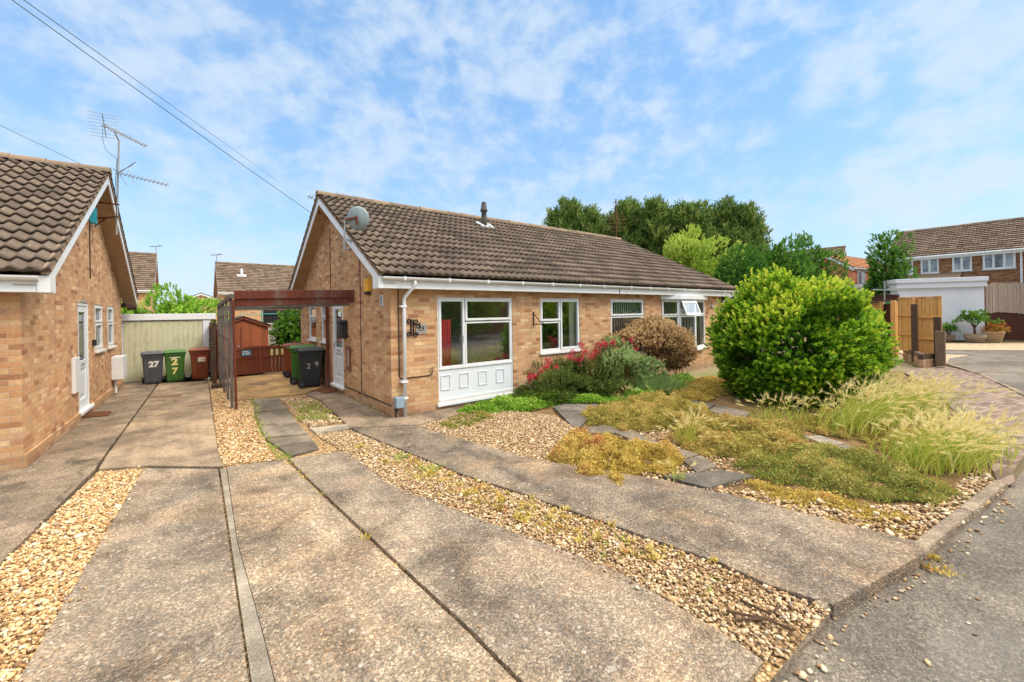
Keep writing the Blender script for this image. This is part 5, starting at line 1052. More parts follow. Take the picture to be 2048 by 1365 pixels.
def flowers(label, spots, d, cat='flower'):
    """spots: (u, v, radius px) flower heads; stems reach the ground"""
    c0 = AT(spots[0][0], spots[0][1], d); c0[2] = 0; t = empty('red_valerian', tuple(c0), 0, label, cat); P, D, N = [], [], []; m = MB(); LP, LD, LN = [], [], []
    for u, v, r in spots:
        dd = d+random.uniform(-.15, .15); h = AT(u, v, dd); rad = r*dd/FPX
        for k in range(int(7+r*1.05)):
            s = h+rng.normal(0, .5, 3)*rad*np.array((1, 1, .9)); e = rng.normal(0, 1, (9, 3)); P.append(np.repeat(s[None], 9, 0)+e*.008); D.append(unit(e+np.array((0, 0, .6)))); N.append(rng.normal(0, 1, (9, 3)))
        b = np.array((h[0]+random.uniform(-.15, .15), h[1]+random.uniform(-.05, .2), 0)); m = MB(); m.tube([b-c0, (b+h)/2-c0+np.array((random.uniform(-.04, .04), 0, .05)), h-c0], .006, 5); m.build('stem', M['leaf_yellowing'], t)
        for k in range(14): f = random.uniform(.3, .95); s = b+(h-b)*f; LP.append(s-c0); LD.append((random.gauss(0, 1), random.gauss(0, 1), .5)); LN.append((random.gauss(0, .4), random.gauss(0, .4), 1))
    P, D, N = map(np.concatenate, (P, D, N)); n = len(P); leaf_cloud('flower_heads', P-c0, D, N, .030, .020, rng.uniform(0, 1, n), 'petal', t)
    n = len(LP); leaf_cloud('leaves', np.array(LP), np.array(LD), np.array(LN), .08, .024, rng.uniform(.2, .9, n), 'leaf_sage', t); return t
flowers('low red valerian clump under the wall left of the small window', [(1066, 752, 11), (1078, 760, 8), (1058, 758, 8), (1081, 744, 6), (1098, 726, 9), (1094, 735, 7), (1114, 737, 5)], 8.9)
flowers('red valerian heads standing below the small window sill', [(1144, 709, 9), (1142, 716, 7), (1163, 690, 6), (1166, 714, 9), (1160, 720, 7), (1183, 712, 7), (1168, 704, 6)], 9.6)
flowers('deep pink valerian heads against the dead brown shrub', [(1196, 700, 10), (1212, 692, 10), (1222, 694, 8), (1208, 686, 7), (1190, 708, 8), (1226, 684, 6), (1200, 690, 8)], 10.0)
flowers('scattered orange red valerian heads in front of the dead shrub', [(1246, 684, 5), (1258, 722, 6), (1266, 712, 6), (1284, 714, 5), (1236, 698, 5), (1268, 700, 6), (1262, 680, 4), (1310, 756, 4), (1322, 758, 4)], 10.3)
def twiggy(label, px, d, n, mat, h, sp=.5, name='wild_flower_stems', ln=.05):
    c = AT(px[0], px[1], d); c[2] = 0; t = empty(name, tuple(c), 0, label, 'plant'); m = MB(); P, D = [], []
    for k in range(n):
        b = np.array((random.gauss(0, sp), random.gauss(0, sp*.6), 0)); e = b+np.array((random.gauss(0, .12), random.gauss(0, .12), h*random.uniform(.6, 1.05))); m = MB(); m.tube([b, (b+e)/2+np.array((random.gauss(0, .03), random.gauss(0, .03), 0)), e], .004, 4); m.build('stem', M[mat], t)
        for j in range(22): f = random.uniform(.35, 1); P.append(b+(e-b)*f); D.append((random.gauss(0, .7), random.gauss(0, .7), .8))
    n2 = len(P); leaf_cloud('leaves', np.array(P), np.array(D), rng.normal(0, 1, (n2, 3)), ln*rng.uniform(.5, 1.2, n2), .010, rng.uniform(0, 1, n2), mat, t)
twiggy('yellowing seed stems between the pink flowers and the dead shrub', (1240, 745), 10.35, 46, 'leaf_yellowing', .92, .5)
twiggy('thin yellowing seed stems below the sill of the small window', (1175, 745), 9.9, 16, 'leaf_yellowing', .95, .25)
# grasses
def grass(name, label, spots, hgt, nb, nh, spread, lean, matb='barley', math_='barleyhead', cat='grass', wd=.006, z0=-.05):
    c = G(spots[0][0], spots[0][1], z0); c0 = np.array((c[0], c[1], 0)); t = empty(name, tuple(c0), 0, label, cat)
    nS = 5; B = []
    for u, v in spots: B.append(G(u, v, z0))
    B = np.array(B); n = nb; i = rng.integers(0, len(B), n); base = B[i]+np.column_stack([rng.normal(0, spread, (n, 2)), np.zeros(n)]); h = hgt*rng.uniform(.30, 1.08, n); az = rng.uniform(0, 2*pi, n); out = rng.uniform(.05, .95, n)*h
    dr = np.column_stack([np.cos(az)*out+lean[0]*h, np.sin(az)*out+lean[1]*h]); tt = np.linspace(0, 1, nS); V = []
    pd_ = np.column_stack([-np.sin(az+1.2), np.cos(az+1.2), np.zeros(n)]); ctr = []
    for k, s in enumerate(tt):
        p = base+np.column_stack([dr*(s**1.9)[..., None] if np.ndim(s) else dr*s**1.9, h*(s-.28*s**3*(out/h+.4))]); wv = wd*(1-.85*s); V += [p+pd_*wv, p-pd_*wv]; ctr.append(p)
    V = np.stack(V, 1).reshape(-1, 3); F = np.concatenate([np.stack([np.arange(n)*2*nS+2*k, np.arange(n)*2*nS+2*k+1, np.arange(n)*2*nS+2*k+3, np.arange(n)*2*nS+2*k+2], 1) for k in range(nS-1)])
    vv = np.clip(rng.normal(.42, .25, n), 0, 1); np_mesh('blades', V-c0, F, M[matb], t, np.tile(vv, nS-1))
    if nh:
        idx = np.argsort(-h)[:nh]; tip = ctr[-1][idx]; dd = unit(ctr[-1][idx]-ctr[-2][idx]); P, D, N, LN, WD, VA = [], [], [], [], [], []
        for k in range(13):
            f = k/12; sd_ = unit(np.cross(dd, rng.normal(0, 1, dd.shape))); P.append(tip+dd*(.075*f-.01)); D.append(unit(dd*1.0+sd_*.28)); N.append(rng.normal(0, 1, dd.shape)); LN.append(np.full(nh, .028)); WD.append(np.full(nh, .012)); VA.append(rng.uniform(0, .8, nh))
            P.append(tip+dd*(.075*f-.01)); D.append(unit(dd*1.2+sd_*.33)); N.append(rng.normal(0, 1, dd.shape)); LN.append(np.full(nh, .10)); WD.append(np.full(nh, .003)); VA.append(rng.uniform(.4, 1, nh))
        leaf_cloud('seed_heads', np.concatenate(P)-c0, np.concatenate(D), np.concatenate(N), np.concatenate(LN), np.concatenate(WD), np.concatenate(VA), math_, t, .02)
    return t
LNR = (.28*rt[0]+.05, .28*rt[1]-.05)
grass('barley_grass', 'tall pale wild barley leaning right against the big green shrub', [(1690, 862), (1720, 850), (1750, 845), (1780, 838), (1815, 830), (1850, 826), (1735, 828), (1775, 820)], .76, 1250, 520, .20, LNR, wd=.008)
grass('barley_grass', 'wild barley clump bending over the edge of the block paving', [(1830, 935), (1860, 925), (1890, 930), (1850, 908), (1910, 915), (1940, 905)], .58, 850, 320, .16, LNR, wd=.008)
grass('barley_grass', 'short upright barley tuft on the middle of the mats', [(1372, 885), (1392, 880), (1385, 895)], .44, 90, 42, .07, (.03, 0))
grass('barley_grass', 'small green barley tuft at the foot of the big green shrub', [(1520, 842), (1545, 840), (1570, 842), (1535, 838)], .42, 130, 34, .09, (.08, -.04))
grass('barley_grass', 'sparse dry barley stalks before the lavender tuft', [(1210, 800), (1235, 798), (1320, 800), (1262, 802)], .3, 40, 16, .08, (.02, 0))
grass('barley_grass', 'thin barley stalks below the right of the big green shrub', [(1590, 838), (1620, 838), (1660, 835), (1680, 845)], .36, 90, 40, .09, (.1, -.05))
grass('dry_grass', 'faded bent grass stalks lying by the dark slab at the bed edge', [(1345, 960), (1360, 962)], .22, 26, 5, .03, (-.25, .02))
def bonsai(px, d, label, potmat, kind):
    c = AT(px[0], px[1], d); c[2] = -.09; t = empty('potted_plant', tuple(c), 0, label, 'potted plant')
    m = MB()
    if kind == 'bowl': m.lathe([(.26, 0), (.40, .05), (.30, .08), (.33, .10), (.42, .24), (.44, .36), (.40, .42), (.44, .46), (.38, .46), (.36, .40)], (0, 0, 0), 20)
    elif kind == 'small': m.lathe([(.20, 0), (.26, .18), (.30, .34), (.32, .36), (.28, .36)], (0, 0, 0), 14)
    else:
        for z0, z1, a, b in ((0, .48, .30, .44), (.485, .55, .47, .47)):
            r0 = [m.V((x*a, y*a*.8, z0)) for x, y in ((-1, -1), (1, -1), (1, 1), (-1, 1))]; r1 = [m.V((x*b, y*b*.8, z1)) for x, y in ((-1, -1), (1, -1), (1, 1), (-1, 1))]
            for j in range(4): m.F(r0[j], r0[(j+1) % 4], r1[(j+1) % 4], r1[j])
            m.F(*r0[::-1]); m.F(*r1)
    m.build('pot', M[potmat], t, smooth=(kind != 'trough'))
    if kind == 'bowl':
        m = MB(); m.tube([(0, 0, .4), (-.03, 0, .62), (.02, .02, .78)], [.055, .05, .04], 8)
        tips = [(-.35, .1, 1.15), (.38, .0, 1.1), (.1, .2, 1.2), (-.12, -.2, 1.2), (.5, .1, .95)]
        for e in tips: m.tube([(.02, .02, .76), (e[0]*.5, e[1]*.5, .92), e], [.035, .025, .012], 6)
        m.build('stem', M['bark'], t, smooth=True)
        shrub(t, 'leaf_mid', (-.05, 0, 1.3), (.62, .5, .22), 420, 7, .12, .045, -.6, .35, (3, 7), .5, .3, .5, spr=.08, vbase=.65)
    else:
        m = MB()
        for k in range(5): m.tube([(0, 0, .3), (random.uniform(-.3, .3), random.uniform(-.2, .2), .8)], .015, 5)
        m.build('stem', M['bark'], t); shrub(t, 'leaf_mid' if kind == 'small' else 'leaf_yellowing', (.05, 0, .72), (.38, .32, .2), 220, 7, .12, .04, -.6, .35, (3, 7), .4, .3, .5, spr=.08, vbase=.6)
bonsai((1897, 690), 23.2, 'small leafy pot plant just right of the orange fence', 'pot', 'small')
bonsai((1950, 690), 22.4, 'spreading bonsai like shrub in a round carved stone bowl', 'pot', 'bowl')
bonsai((1989, 690), 22.3, 'sparse yellowing plant in a square tan tapered tub', 'pot_tan', 'trough')
# ------------------------------------------------------------------ trees and hedges beyond
def conifer(u, vtop, d, wpx, label, nleader=5, name='conifer_tree', skew=0):
    vtop += 8; wpx *= 1.2
    c = AT(u, vtop, d); H = c[2]; Wd = wpx*d/FPX/2; t = empty(name, (c[0], c[1], 0), 0, label, 'tree', 'dark conifers behind the bungalow roof')
    m = MB(); m.tube([(0, 0, -.2), (0, 0, H*.5), (0, 0, H*.85)], [.22, .14, .05], 8); m.build('trunk', M['bark'], t)
    lead = [(0, 0, H, .55)]+[(random.uniform(-.75, .75)*Wd, random.uniform(-.6, .6)*Wd, H*random.uniform(.86, .985), random.uniform(.32, .5)) for _ in range(nleader)]
    P, D, v = [], [], []
    for (x, y, h, wf) in lead:
        n = 700; f = rng.random(n)**.85; z = h-(h-3.2)*f; r = Wd*wf*1.75*(.12+.9*f**.6)*rng.uniform(.45, 1.05, n); a = rng.uniform(0, 2*pi, n); bump_ = 1+.35*np.sin(3*a+z*2.1+x)
        p = np.column_stack([x*(1-f*.35)+np.cos(a)*r*bump_, y*(1-f*.35)+np.sin(a)*r*bump_, z]); P.append(p)
        dd = np.column_stack([np.cos(a)*(.25+.5*f), np.sin(a)*(.25+.5*f), np.full(n, .9)])+rng.normal(0, .22, (n, 3)); D.append(dd); v.append(np.clip(rng.normal(.52, .22, n)+.2*(bump_-1), 0, 1))
        n2 = 18; zt = h-rng.random(n2)*.9; P.append(np.column_stack([x+rng.normal(0, .08, n2), y+rng.normal(0, .08, n2), zt-.35])); D.append(np.column_stack([rng.normal(0, .22, n2), rng.normal(0, .22, n2), np.ones(n2)])); v.append(rng.uniform(.3, .7, n2))
    P, D, v = np.concatenate(P), unit(np.concatenate(D)), np.concatenate(v); n = len(P); PP, DD_, NN, VV, LN = [], [], [], [], []
    for k in range(6):
        s = unit(np.cross(D, rng.normal(0, 1, (n, 3)))); PP.append(P+D*(.10*k)); DD_.append(unit(D+s*(.75 if k else .1))); NN.append(rng.normal(0, 1, (n, 3))); VV.append(v+rng.normal(0, .1, n)); LN.append(rng.uniform(.28, .55, n)*(1-.06*k))
    L = np.concatenate(LN); leaf_cloud('crown', np.concatenate(PP), np.concatenate(DD_), np.concatenate(NN), L, L*.26, np.concatenate(VV), 'leaf_conifer', t, .05)
for a in ((1132, 398, 35, 95, 'leftmost dark conifer beside the rusty aerial, above the roof ridge'), (1180, 415, 35, 80, 'shorter dark conifer just left of the rusty aerial'), (1228, 425, 37, 60, 'thin conifer right behind the rusty aerial'),
          (1262, 400, 35, 80, 'tall conifer just right of the rusty aerial'), (1318, 398, 34, 85, 'twin topped conifer in the middle of the conifer row'), (1360, 408, 35, 60, 'narrow conifer with a small gap of sky on each side'), (1400, 405, 33.5, 90, 'full conifer above the lime green tree'), (1448, 400, 33, 100, 'broad conifer with the bushiest top in the row'), (1490, 425, 33.5, 70, 'rightmost conifer with branches spiking to the right'), (1200, 432, 39, 90, 'lower conifer filling the gap behind the rusty aerial'), (1295, 420, 39, 90, 'rear conifer between the two tallest tops left of the lime tree'), (1385, 422, 39, 100, 'rear conifer above the lime green tree crown'), (1450, 425, 38, 90, 'rear conifer behind the bushiest top of the row')): conifer(*a)
def broad(u, vtop, d, wpx, label, mat, ln=.13, nsp=2600, hratio=.6, name='broadleaf_tree', trunk=True, group=None, lump=.22, v=.5, zb=0, cat='tree', gap=.2):
    c = AT(u, vtop, d); H = c[2]+.0; Wd = wpx*d/FPX/2; t = empty(name, (c[0], c[1], zb), 0, label, cat, group); H -= zb
    if trunk: m = MB(); m.tube([(0, 0, -.2), (.05, 0, H*.4), (0, 0, H*.75)], [.17, .12, .04], 8); [m.tube([(0.03, 0, H*.35), (cos(k*1.3)*Wd*.4, sin(k*1.3)*Wd*.4, H*.62)], [.07, .02], 6) for k in range(5)]; m.build('trunk', M['bark'], t)
    hh = H*hratio/2
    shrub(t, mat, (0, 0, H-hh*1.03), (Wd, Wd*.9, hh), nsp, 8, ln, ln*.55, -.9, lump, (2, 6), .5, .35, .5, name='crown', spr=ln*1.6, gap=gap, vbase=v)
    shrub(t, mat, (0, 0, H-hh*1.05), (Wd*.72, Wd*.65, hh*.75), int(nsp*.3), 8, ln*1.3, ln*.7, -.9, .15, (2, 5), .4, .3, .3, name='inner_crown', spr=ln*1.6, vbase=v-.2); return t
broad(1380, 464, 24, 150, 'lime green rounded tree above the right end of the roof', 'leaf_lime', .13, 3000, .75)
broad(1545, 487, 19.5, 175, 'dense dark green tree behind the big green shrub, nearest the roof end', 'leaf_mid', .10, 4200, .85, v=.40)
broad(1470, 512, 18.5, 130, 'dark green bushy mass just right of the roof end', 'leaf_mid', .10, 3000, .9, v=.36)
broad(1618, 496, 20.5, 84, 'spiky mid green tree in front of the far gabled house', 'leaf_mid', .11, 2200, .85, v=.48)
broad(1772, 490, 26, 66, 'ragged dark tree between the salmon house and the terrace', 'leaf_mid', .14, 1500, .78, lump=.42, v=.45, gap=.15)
broad(1795, 545, 25.2, 60, 'lower dark branches beside the white garage', 'leaf_mid', .14, 900, .8, name='broadleaf_bush', v=.38, lump=.4, cat='bush')
broad(355, 595, 15.5, 105, 'light green bush rising behind the flat roofed garage', 'leaf_ivy', .11, 1500, .7, name='broadleaf_bush', cat='bush', v=.45, lump=.3)
broad(262, 606, 15.0, 52, 'small bright bush left behind the flat roofed garage', 'leaf_ivy', .10, 800, .6, name='broadleaf_bush', cat='bush', v=.6, lump=.3)
broad(586, 622, 15.6, 55, 'leafy shrub at the rear corner of bungalow 29', 'leaf_mid', .10, 1200, .9, name='corner_shrub', cat='shrub', v=.6, trunk=False, lump=.3)
broad(424, 640, 16.5, 26, 'small dark shrub between garage and lattice fence', 'leaf_mid', .09, 350, .8, name='corner_shrub', cat='shrub', v=.4, trunk=False)
# ------------------------------------------------------------------ houses beyond
def far_house(name, label, loc, rz, L, D_, eave, ridge, wall='brick', roofm='tile_far', over=.3, windows=(), cat='house', vent=None, side_windows=(), gable=None):
    """local x along the ridge (0..L), y depth (0..D_), front faces -y"""
    t = empty(name, loc, rz, label, cat); m = MB(); m.poly((0, 0, -.3), (L, 0, -.3), (L, 0, eave), (0, 0, eave)); m.poly((0, D_, -.3), (L, D_, -.3), (L, D_, eave), (0, D_, eave)); ry = D_/2
    ez = eave+.06; sl = (ridge-ez)/(ry+over); rlf = lambda y: ez+(min(y, 2*ry-y)+over)*sl
    for x in (0, L): m.poly((x, 0, -.3), (x, D_, -.3), (x, D_, eave), (x, D_, rlf(D_)-.08), (x, ry, ridge-.1), (x, 0, rlf(0)-.08), (x, 0, eave))
    m.build('wall', M[wall], t); a = math.atan(sl); sl_ = math.hypot(ridge-ez, ry+over)
    V, F, A = join([roof_slope((0, -over, ez), (1, 0, 0), (0, cos(a), sin(a)), (0, -sin(a), cos(a)), sl_, lambda s: -over, lambda s: L+over, du=.055, amp=.05, lift=.05),
                    roof_slope((0, D_+over, ez), (1, 0, 0), (0, -cos(a), sin(a)), (0, sin(a), cos(a)), sl_, lambda s: -over, lambda s: L+over, du=.08)])
    r = np_mesh('roof', V, F, M[roofm], t, A); ridge_tiles('ridge', (-over, ry, ridge+.05), (L+over, ry, ridge+.05), r, mat='ridge')
    m = MB(); m.box(-over, L+over, -over+.03, -over+.06, ez-.22, ez-.02); m.box(-over, L+over, -over+.06, 0, ez-.22, ez-.2); m.build('fascia', M['white'], t)
    m = MB(); m.tube([(-over, -over-.02, ez-.05), (L+over, -over-.02, ez-.05)], .06, 8); m.build('gutter', M['white'], t)
    for x, sgn in ((-over, -1), (L+over, 1)):
        m = MB(); s = MB()
        for ya, yb in ((-over, ry), (D_+over, ry)):
            za, zb = rlf(ya)-.04, rlf(yb)-.04; q = [(ya, za-.2), (yb, zb-.22), (yb, zb), (ya, za)]
            for xx in (x, x-sgn*.03): m.poly(*[(xx, *p) for p in q])
            for i in range(4): m.poly((x, *q[i]), (x-sgn*.03, *q[i]), (x-sgn*.03, *q[(i+1) % 4]), (x, *q[(i+1) % 4]))
            s.poly((x-sgn*.03, ya, za-.15), (0 if sgn < 0 else L, ya, za-.15), (0 if sgn < 0 else L, yb, zb-.17), (x-sgn*.03, yb, zb-.17))
        m.build('bargeboard', M['white'], t); s.build('verge_soffit', M['cream'], t)
    for (x0, x1, z0, z1, n) in windows:
        T = lambda u, nn, w_: (u, -nn, w_); w_ = (x1-x0)/n
        wd = window(t, T, (x0, x1, z0, z1), [(x0+.03+(x1-x0-.06)*k/n, x0+.03+(x1-x0-.06)*(k+1)/n, z0+.03, z1-.03, k % 2 == 0) for k in range(n)], depth=-.01, out=.05, glass='glass_far', b=.06)
    if vent:
        vx, vy = vent; z = rlf(vy); m = MB(); m.tube([(vx, vy, z-.1), (vx, vy, z+.75)], .13, 10); m.box(vx-.4, vx+.4, vy-.15, vy+.1, z+.04, z+.09, lambda x, y, zz: (x, y, zz+(y-vy)*sl)); m.build('roof_vent', M['white'], t)
    return t
def m_glassfar():
    n = NT('far_window_glass'); f = n.noise(n.coord(), 1.4, 3); b = n.bsdf(n.ramp(f, [(.35, srgb(58, 66, 74)), (.6, srgb(150, 158, 164))]), .06, None, .9); return n.mat
M['glass_far'] = m_glassfar()
far_house('gabled_house', 'buff gabled house behind the left bungalow with white roof vent', (-14.5, 44, 0), 0, 9.1, 8, 4.4, 8.35, 'brick', 'tile_far', .3, (), vent=(6.65, 1.9))
m = MB(); m.tube([(8.0-.3, -.3, 4.3), (8.0, -.12, 3.9), (8.0, -.12, 0)], .06, 8); m.build('downpipe', M['white'], bpy.data.objects['gabled_house'])
far_house('gabled_house', 'brown roofed house behind the carport with white roof vent', (-.05, 43.2, 0), 0, 14, 8.4, 4.25, 7.75, 'brick', 'tile_far', .3, (), vent=(1.9, 2.2))
far_house('gabled_house', 'small distant brick gable with white bargeboards above the garage', (2.2, 66, 0), radians(90), 9, 6.6, 3.75, 5.3, 'brick', 'tile_far', .2)
t = far_house('terraced_house', 'long two storey brown brick terrace at the right edge', (34.3, -.75, 0), radians(-90), 16, 8.0, 4.98, 7.25, 'brick_brown', 'tile_far', .25, ((.5, 1.15, 3.95, 4.9, 1), (1.5, 2.32, 3.95, 4.9, 2), (2.9, 3.72, 3.98, 4.92, 2), (4.15, 5.4, 3.98, 4.98, 3), (7.2, 8.4, 3.98, 4.98, 3)), cat='terrace')
m = MB(); m.tube([(5.6, -.3, 4.9), (5.6, -.08, 4.6), (5.6, -.08, 0)], .05, 8); m.build('downpipe', M['white'], t)
m = MB(); m.bar((1.0, -.9, 3.55), (3.3, -.9, 3.55), 1.8, .10, (0, -.35, .93)); m.build('canopy_roof', M['ridge'], t)
c = AT(1706, 600, 31); far_house('salmon_house', 'salmon coloured house with orange tiled roof behind the big green shrub', (c[0], c[1], 0), radians(-6), 9, 3.4, 4.75, 6.0, 'salmon', 'tile_orange', .1, ((.8, 2.2, 3.3, 4.6, 2), (3.2, 6.0, 3.3, 4.6, 3)))
c = AT(1690, 600, 46); far_house('gabled_house', 'distant house with white gable boards above the dark green trees', (c[0], c[1], 0), radians(100), 9, 5.2, 6.3, 8.25, 'brick_brown', 'tile_far', .3)
# garden bits between the salmon house and the white garage
t = empty('clothes_line', tuple(AT(1765, 640, 22)[:2])+(0,), 0, 'pale clothes line pole and rail left of the white garage', 'clothes line'); o = np.array(t.location); m = MB(); m.tube([AT(1769, 690, 22)-o, AT(1769, 563, 22)-o], .03, 6); m.build('pole', M['alum'], t); m = MB(); m.tube([AT(1745, 580, 22.2)-o, AT(1800, 581, 21.8)-o], .03, 6); m.build('rail', M['alum'], t)
t = empty('timber_fence', tuple(AT(1772, 640, 23)[:2])+(0,), 0, 'dark far fence left of the white garage', 'fence'); o = np.array(t.location); a_, b_ = (AT(1728, 640, 23.5)-o)[:2], (AT(1800, 640, 22.6)-o)[:2]; plank_panel(t, a_, b_, 0, 2.5, 'darkwood', rails=(.5,))
t = empty('green_water_butt', tuple(AT(1783, 640, 21.5)[:2])+(0,), 0, 'bright green narrow tank against the white garage', 'tank'); m = MB(); m.lathe([(.20, 0), (.22, .1), (.22, 1.95), (.24, 2.0), (.24, 2.08), (.20, 2.1)], (0, 0, 0), 14); m.build('body', M['greenplastic2'], t, smooth=False)
for u, v, d, lab in ((312, 494, 44, 'thin aerial above the ridge of the house behind the left bungalow'), (433, 511, 45, 'thin aerial at the gable of the house behind the carport')):
    c = AT(u, v, d); t = empty('television_aerial', tuple(c), 0, lab, 'aerial'); m = MB(); m.tube([(0, 0, -1.6), (0, 0, .1)], .035, 5); m.build('mast', M['alum'], t); m = MB(); m.tube([-rt*.5, rt*.5+up*.12], .03, 5); [m.tube([rt*x-fw*.3, rt*x+fw*.3+up*.1], .02, 4) for x in (-.4, -.1, .2, .45)]; m.build('aerial_array', M['wire'], t)
# ------------------------------------------------------------------ gravel, weeds, stray stones
t_ = (1+sqrt(5))/2; ICO = unit(np.array([(-1, t_, 0), (1, t_, 0), (-1, -t_, 0), (1, -t_, 0), (0, -1, t_), (0, 1, t_), (0, -1, -t_), (0, 1, -t_), (t_, 0, -1), (t_, 0, 1), (-t_, 0, -1), (-t_, 0, 1)], float))
IF = np.array([(0, 11, 5), (0, 5, 1), (0, 1, 7), (0, 7, 10), (0, 10, 11), (1, 5, 9), (5, 11, 4), (11, 10, 2), (10, 7, 6), (7, 1, 8), (3, 9, 4), (3, 4, 2), (3, 2, 6), (3, 6, 8), (3, 8, 9), (4, 9, 5), (2, 4, 11), (6, 2, 10), (8, 6, 7), (9, 8, 1)])
def pebbles(name, poly, dens, size, z, mat, label=None, keep=None, flat=.55, jz=.008, npts=None):
    q = sample_poly(poly, dens) if npts is None else npts
    if keep is not None: q = q[keep(q)]
    n = len(q); s = size*np.exp(rng.normal(0, .32, n)); sc = np.stack([rng.uniform(.75, 1.25, n), rng.uniform(.6, 1.0, n), rng.uniform(.8, 1.2, n)*flat], 1)*s[:, None]/2
    V = ICO[None]*(1+rng.normal(0, .14, (n, 12, 1))); V = V*sc[:, None, :]; a = rng.uniform(0, 2*pi, n); b = rng.normal(0, .35, n)
    x = V[..., 0]*np.cos(b)[:, None]+V[..., 2]*np.sin(b)[:, None]; zz = -V[..., 0]*np.sin(b)[:, None]+V[..., 2]*np.cos(b)[:, None]; y = V[..., 1]
    V = np.stack([x*np.cos(a)[:, None]-y*np.sin(a)[:, None]+q[:, :1], x*np.sin(a)[:, None]+y*np.cos(a)[:, None]+q[:, 1:2], zz+z+s[:, None]*.16+rng.uniform(0, jz, n)[:, None]], -1).reshape(-1, 3)
    F = (IF[None]+12*np.arange(n)[:, None, None]).reshape(-1, 3); var = np.repeat(rng.random(n), 20); o = np_mesh(name, V, F, M[mat], None, var, True); return tag(o, kind='stuff')
strip1 = above(gp((197, 941), (286, 935), (-150, 1700), (-600, 1700)))
strip1 = clip(strip1, lambda p: depth_of(p)-1.2)
pebbles('gravel', strip1, 5200, .022, -.036, 'pebble', jz=.02)
stripE = gp((632, 868), (701, 859), (928, 951), (1048, 989), (1312, 1082), (1439, 1126), (1536, 1170), (1662, 1213), (1556, 1325), (1478, 1282), (1234, 1140), (1002, 1053), (783, 970), (690, 902))
pebbles('gravel', stripE, 3800, .022, -.034, 'pebble2', jz=.022)
stripH = gp((419, 766), (452, 758), (468, 803), (503, 799), (513, 852), (552, 916), (450, 931), (437, 900))
pebbles('gravel', stripH, 2600, .024, -.03, 'pebble', jz=.02)
patchI = gp((557, 796), (611, 790), (640, 802), (683, 843), (620, 853), (586, 827)); pebbles('gravel', patchI, 1500, .03, -.03, 'pebble2', jz=.015)
pebbles('gravel', kg, 2600, .023, -.04, 'pebble2', jz=.02)
bedfront = gp((1330, 962), (1478, 996), (1653, 1040), (1860, 1086), (2008, 970), (1960, 925), (1850, 1000), (1700, 1000), (1500, 970)); pebbles('gravel', bedfront, 1500, .03, -.07, 'pebble2', jz=.02)
pebbles('gravel', gp((1130, 900), (1330, 955), (1480, 960), (1500, 900), (1420, 830), (1250, 850)), 700, .028, -.07, 'pebble2', jz=.02)
pebbles('stray_stones', gp((1540, 1340), (1680, 1215), (1860, 1105), (2040, 975), (2300, 1100), (1900, 1365), (1600, 1500)), 16, .034, -.095, 'pebble2', jz=0)
pebbles('stray_stones', gp((1640, 1225), (1850, 1112), (2010, 978), (2030, 992), (1880, 1120), (1690, 1240)), 190, .026, -.095, 'pebble2', jz=.004)
pebbles('stray_stones', gp((1530, 1365), (1650, 1230), (1700, 1260), (1600, 1400)), 160, .03, -.095, 'pebble2', jz=.004)
pebbles('stray_stones', gp((500, 930), (1050, 930), (1500, 1290), (1300, 1365), (560, 1365)), 9, .018, .0, 'pebble2', jz=0)
def weeds(label, poly, n, hgt, mat='weed', ln=.06, wd=.009, clump=9, z=-.03, seed_n=None):
    q = sample_poly(poly, n); cl = len(q); q = np.repeat(q, clump, 0)+rng.normal(0, .022, (cl*clump, 2)); m = len(q); a = rng.uniform(0, 2*pi, m)
    D = np.column_stack([np.cos(a), np.sin(a), rng.uniform(.2, 1.6, m)]); s = np.repeat(rng.uniform(.4, 1.3, cl), clump)*rng.uniform(.6, 1.2, m)
    o = leaf_cloud('weeds', np.column_stack([q, np.full(m, z)]), D, np.column_stack([rng.normal(0, .4, (m, 2)), np.ones(m)]), ln*s, wd*s, np.repeat(rng.uniform(0, .8, cl), clump)+rng.uniform(0, .25, m), mat, None, .1); return tag(o, label, kind='stuff')
weeds('green grass tufts among the carport gravel', gp((575, 805), (640, 805), (676, 838), (600, 840)), 140, 0, ln=.11)
weeds('weeds along the carport path edge', gp((500, 800), (512, 800), (530, 855), (560, 905), (580, 915), (552, 912), (516, 860)), 150, 0, ln=.09)
weeds('weeds at the crossing of the concrete joints', gp((545, 905), (575, 905), (590, 925), (560, 925)), 90, 0, ln=.07)
weeds('dry low weeds down the gravel strip', gp((760, 890), (930, 950), (1060, 1000), (1260, 1070), (1250, 1110), (1000, 1040), (800, 950)), 60, 0, 'leaf_matyellow', .045, .016, 14)
weeds('green weeds at the upper gravel strip', gp((790, 900), (860, 925), (920, 948), (880, 950), (800, 925)), 110, 0, ln=.11)
weeds('moss and weeds along the pale cement joint', above(gp((434, 940), (440, 940), (506, 1365), (540, 1600), (530, 1600), (498, 1365))), 70, 0, 'leaf_matgreen', .022, .012, 7, -.02)
weeds('weeds in the concrete joint', gp((569, 925), (578, 925), (700, 1040), (900, 1230), (1040, 1365), (1028, 1365), (880, 1230), (690, 1040)), 110, 0, 'leaf_matyellow', .04, .012, 10, -.015)
weeds('sprawling yellow weed at the kerb corner', gp((1830, 1090), (1870, 1088), (1920, 1125), (1900, 1140), (1850, 1110)), 260, 0, 'leaf_matyellow', .035, .018, 14, -.085)
weeds('seedlings over the garden bed', bed_poly, 14, 0, 'leaf_mat', .04, .012, 10, -.06)
weeds('low weeds along the bungalow wall base', gp((700, 786), (784, 834), (786, 842), (760, 832), (700, 795)), 30, 0, ln=.07, z=0)
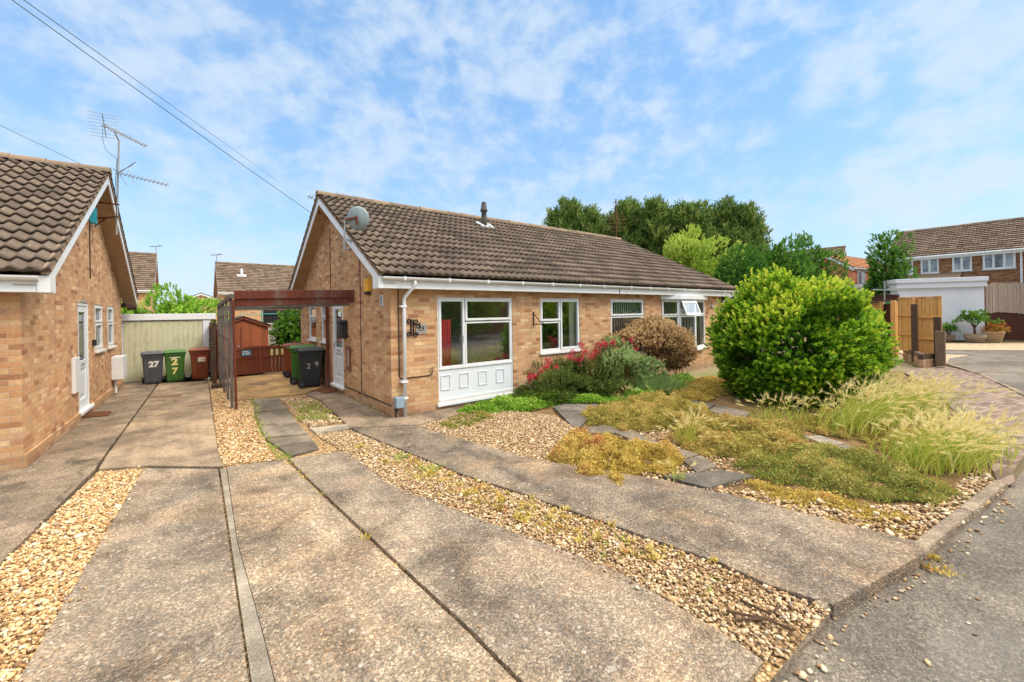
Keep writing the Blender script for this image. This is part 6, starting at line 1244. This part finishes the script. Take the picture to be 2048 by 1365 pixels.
weeds('thin orange weeds at the bed front', gp((1440, 985), (1660, 1032), (1840, 1078), (1850, 1050), (1700, 1015), (1500, 975)), 60, 0, 'leaf_matyellow', .03, .015, 12, -.05)
m = MB()
for a, b, c in (((1452, 1222), (1500, 1232), (1548, 1240)), ((1480, 1200), (1540, 1228), (1562, 1212)), ((1470, 1240), (1530, 1238), (1590, 1262))): m.tube([G(*a, -.0), G(*b, .015), G(*c, .0)], .008, 5)
tag(m.build('dead_twigs', M['bark']), 'dark dead twigs lying on the gravel strip near the road', 'twigs')
m = MB()
for k in range(26): a = random.uniform(0, 6.28); r = random.uniform(.03, .10); c0 = G(846, 822, .0); m.tube([c0+np.array((0, -.03, .0)), c0+np.array((cos(a)*r*.5, -.04+sin(a)*r*.5, random.uniform(.04, .10))), c0+np.array((cos(a)*r, -.05+sin(a)*r, random.uniform(.02, .12)))], .006, 4)
tag(m.build('withered_plant', M['rust']), 'small withered brown plant at the foot of the front wall', 'plant')

# ------------------------------------------------------------------ across the road (seen in the window panes)
far_house('brick_house', 'red brick house across the road, mirrored in the big front window', (27, -25, 0), radians(180), 13, 8, 4.9, 7.4, 'brick_brown', 'tile_far', .3, ((1.5, 3.0, 3.3, 4.5, 2), (5.5, 7.0, 3.3, 4.5, 2), (9.5, 11, 3.3, 4.5, 2), (1.5, 3.2, .9, 2.1, 2), (9, 11, .9, 2.1, 2)))
def broad_at(x, y, H, Wd, label, mat, v=.5, name='broadleaf_tree', cat='tree'):
    t = empty(name, (x, y, 0), 0, label, cat); m = MB(); m.tube([(0, 0, -.2), (.05, 0, H*.4), (0, 0, H*.75)], [.17, .12, .04], 8); m.build('trunk', M['bark'], t)
    shrub(t, mat, (0, 0, H*.55), (Wd, Wd*.9, H*.44), 1500, 8, .22, .12, -.9, .2, (2, 6), .4, .35, .5, name='crown', spr=.3, vbase=v)
broad_at(10.5, -19, 5.2, 2.4, 'garden tree across the road mirrored in the big window pane', 'leaf_mid', .4)
broad_at(14.6, -21, 4.4, 2.2, 'lighter tree across the road mirrored in the small window', 'leaf_lime', .4)
broad_at(30, -18, 3.0, 3.2, 'round hedge across the road mirrored in the bow window', 'leaf_mid', .45, 'broadleaf_bush', 'bush')
broad_at(5.0, -17, 2.0, 2.6, 'low hedge across the road mirrored in the casement pane', 'leaf_mid', .5, 'broadleaf_bush', 'bush')

for q, dn in ((((690, 885), (1000, 1010), (1250, 1115), (1480, 1255), (1470, 1290), (1220, 1150), (980, 1060), (760, 965), (670, 905)), 150), (((720, 852), (940, 946), (1060, 984), (1320, 1078), (1450, 1122), (1440, 1105), (1320, 1060), (1060, 970), (930, 935)), 70), (((275, 930), (300, 940), (120, 1300), (60, 1400), (20, 1360)), 160), (((195, 935), (170, 955), (0, 1115), (-20, 1150), (10, 1130)), 60), (((436, 880), (470, 930), (452, 945), (425, 900)), 160)):
    pebbles('stray_stones', gp(*q), dn, .018, .004, 'pebble2', jz=0)
weeds('straggling ginger weeds along the gravel strip', gp((700, 880), (960, 960), (1230, 1060), (1330, 1110), (1300, 1130), (1150, 1080), (920, 990), (720, 905)), 75, 0, 'leaf_matyellow', .05, .015, 14, -.015)
weeds('sparse green weeds in the near gravel strip', gp((1000, 1000), (1300, 1090), (1500, 1180), (1450, 1230), (1200, 1120)), 26, 0, 'weed', .06, .01, 8)

m = MB(); m.box(11.0, 12.6, 6.3, 8.2, 2.9, 3.78); m.box(10.95, 12.65, 6.25, 8.25, 3.782, 3.86); tag(m.build('rear_dormer', M['white'], house))
weeds('orange weed fringe along the right concrete run', gp((1060, 990), (1320, 1082), (1440, 1126), (1436, 1140), (1300, 1100), (1040, 1004)), 60, 0, 'leaf_matyellow', .05, .016, 14, -.01)
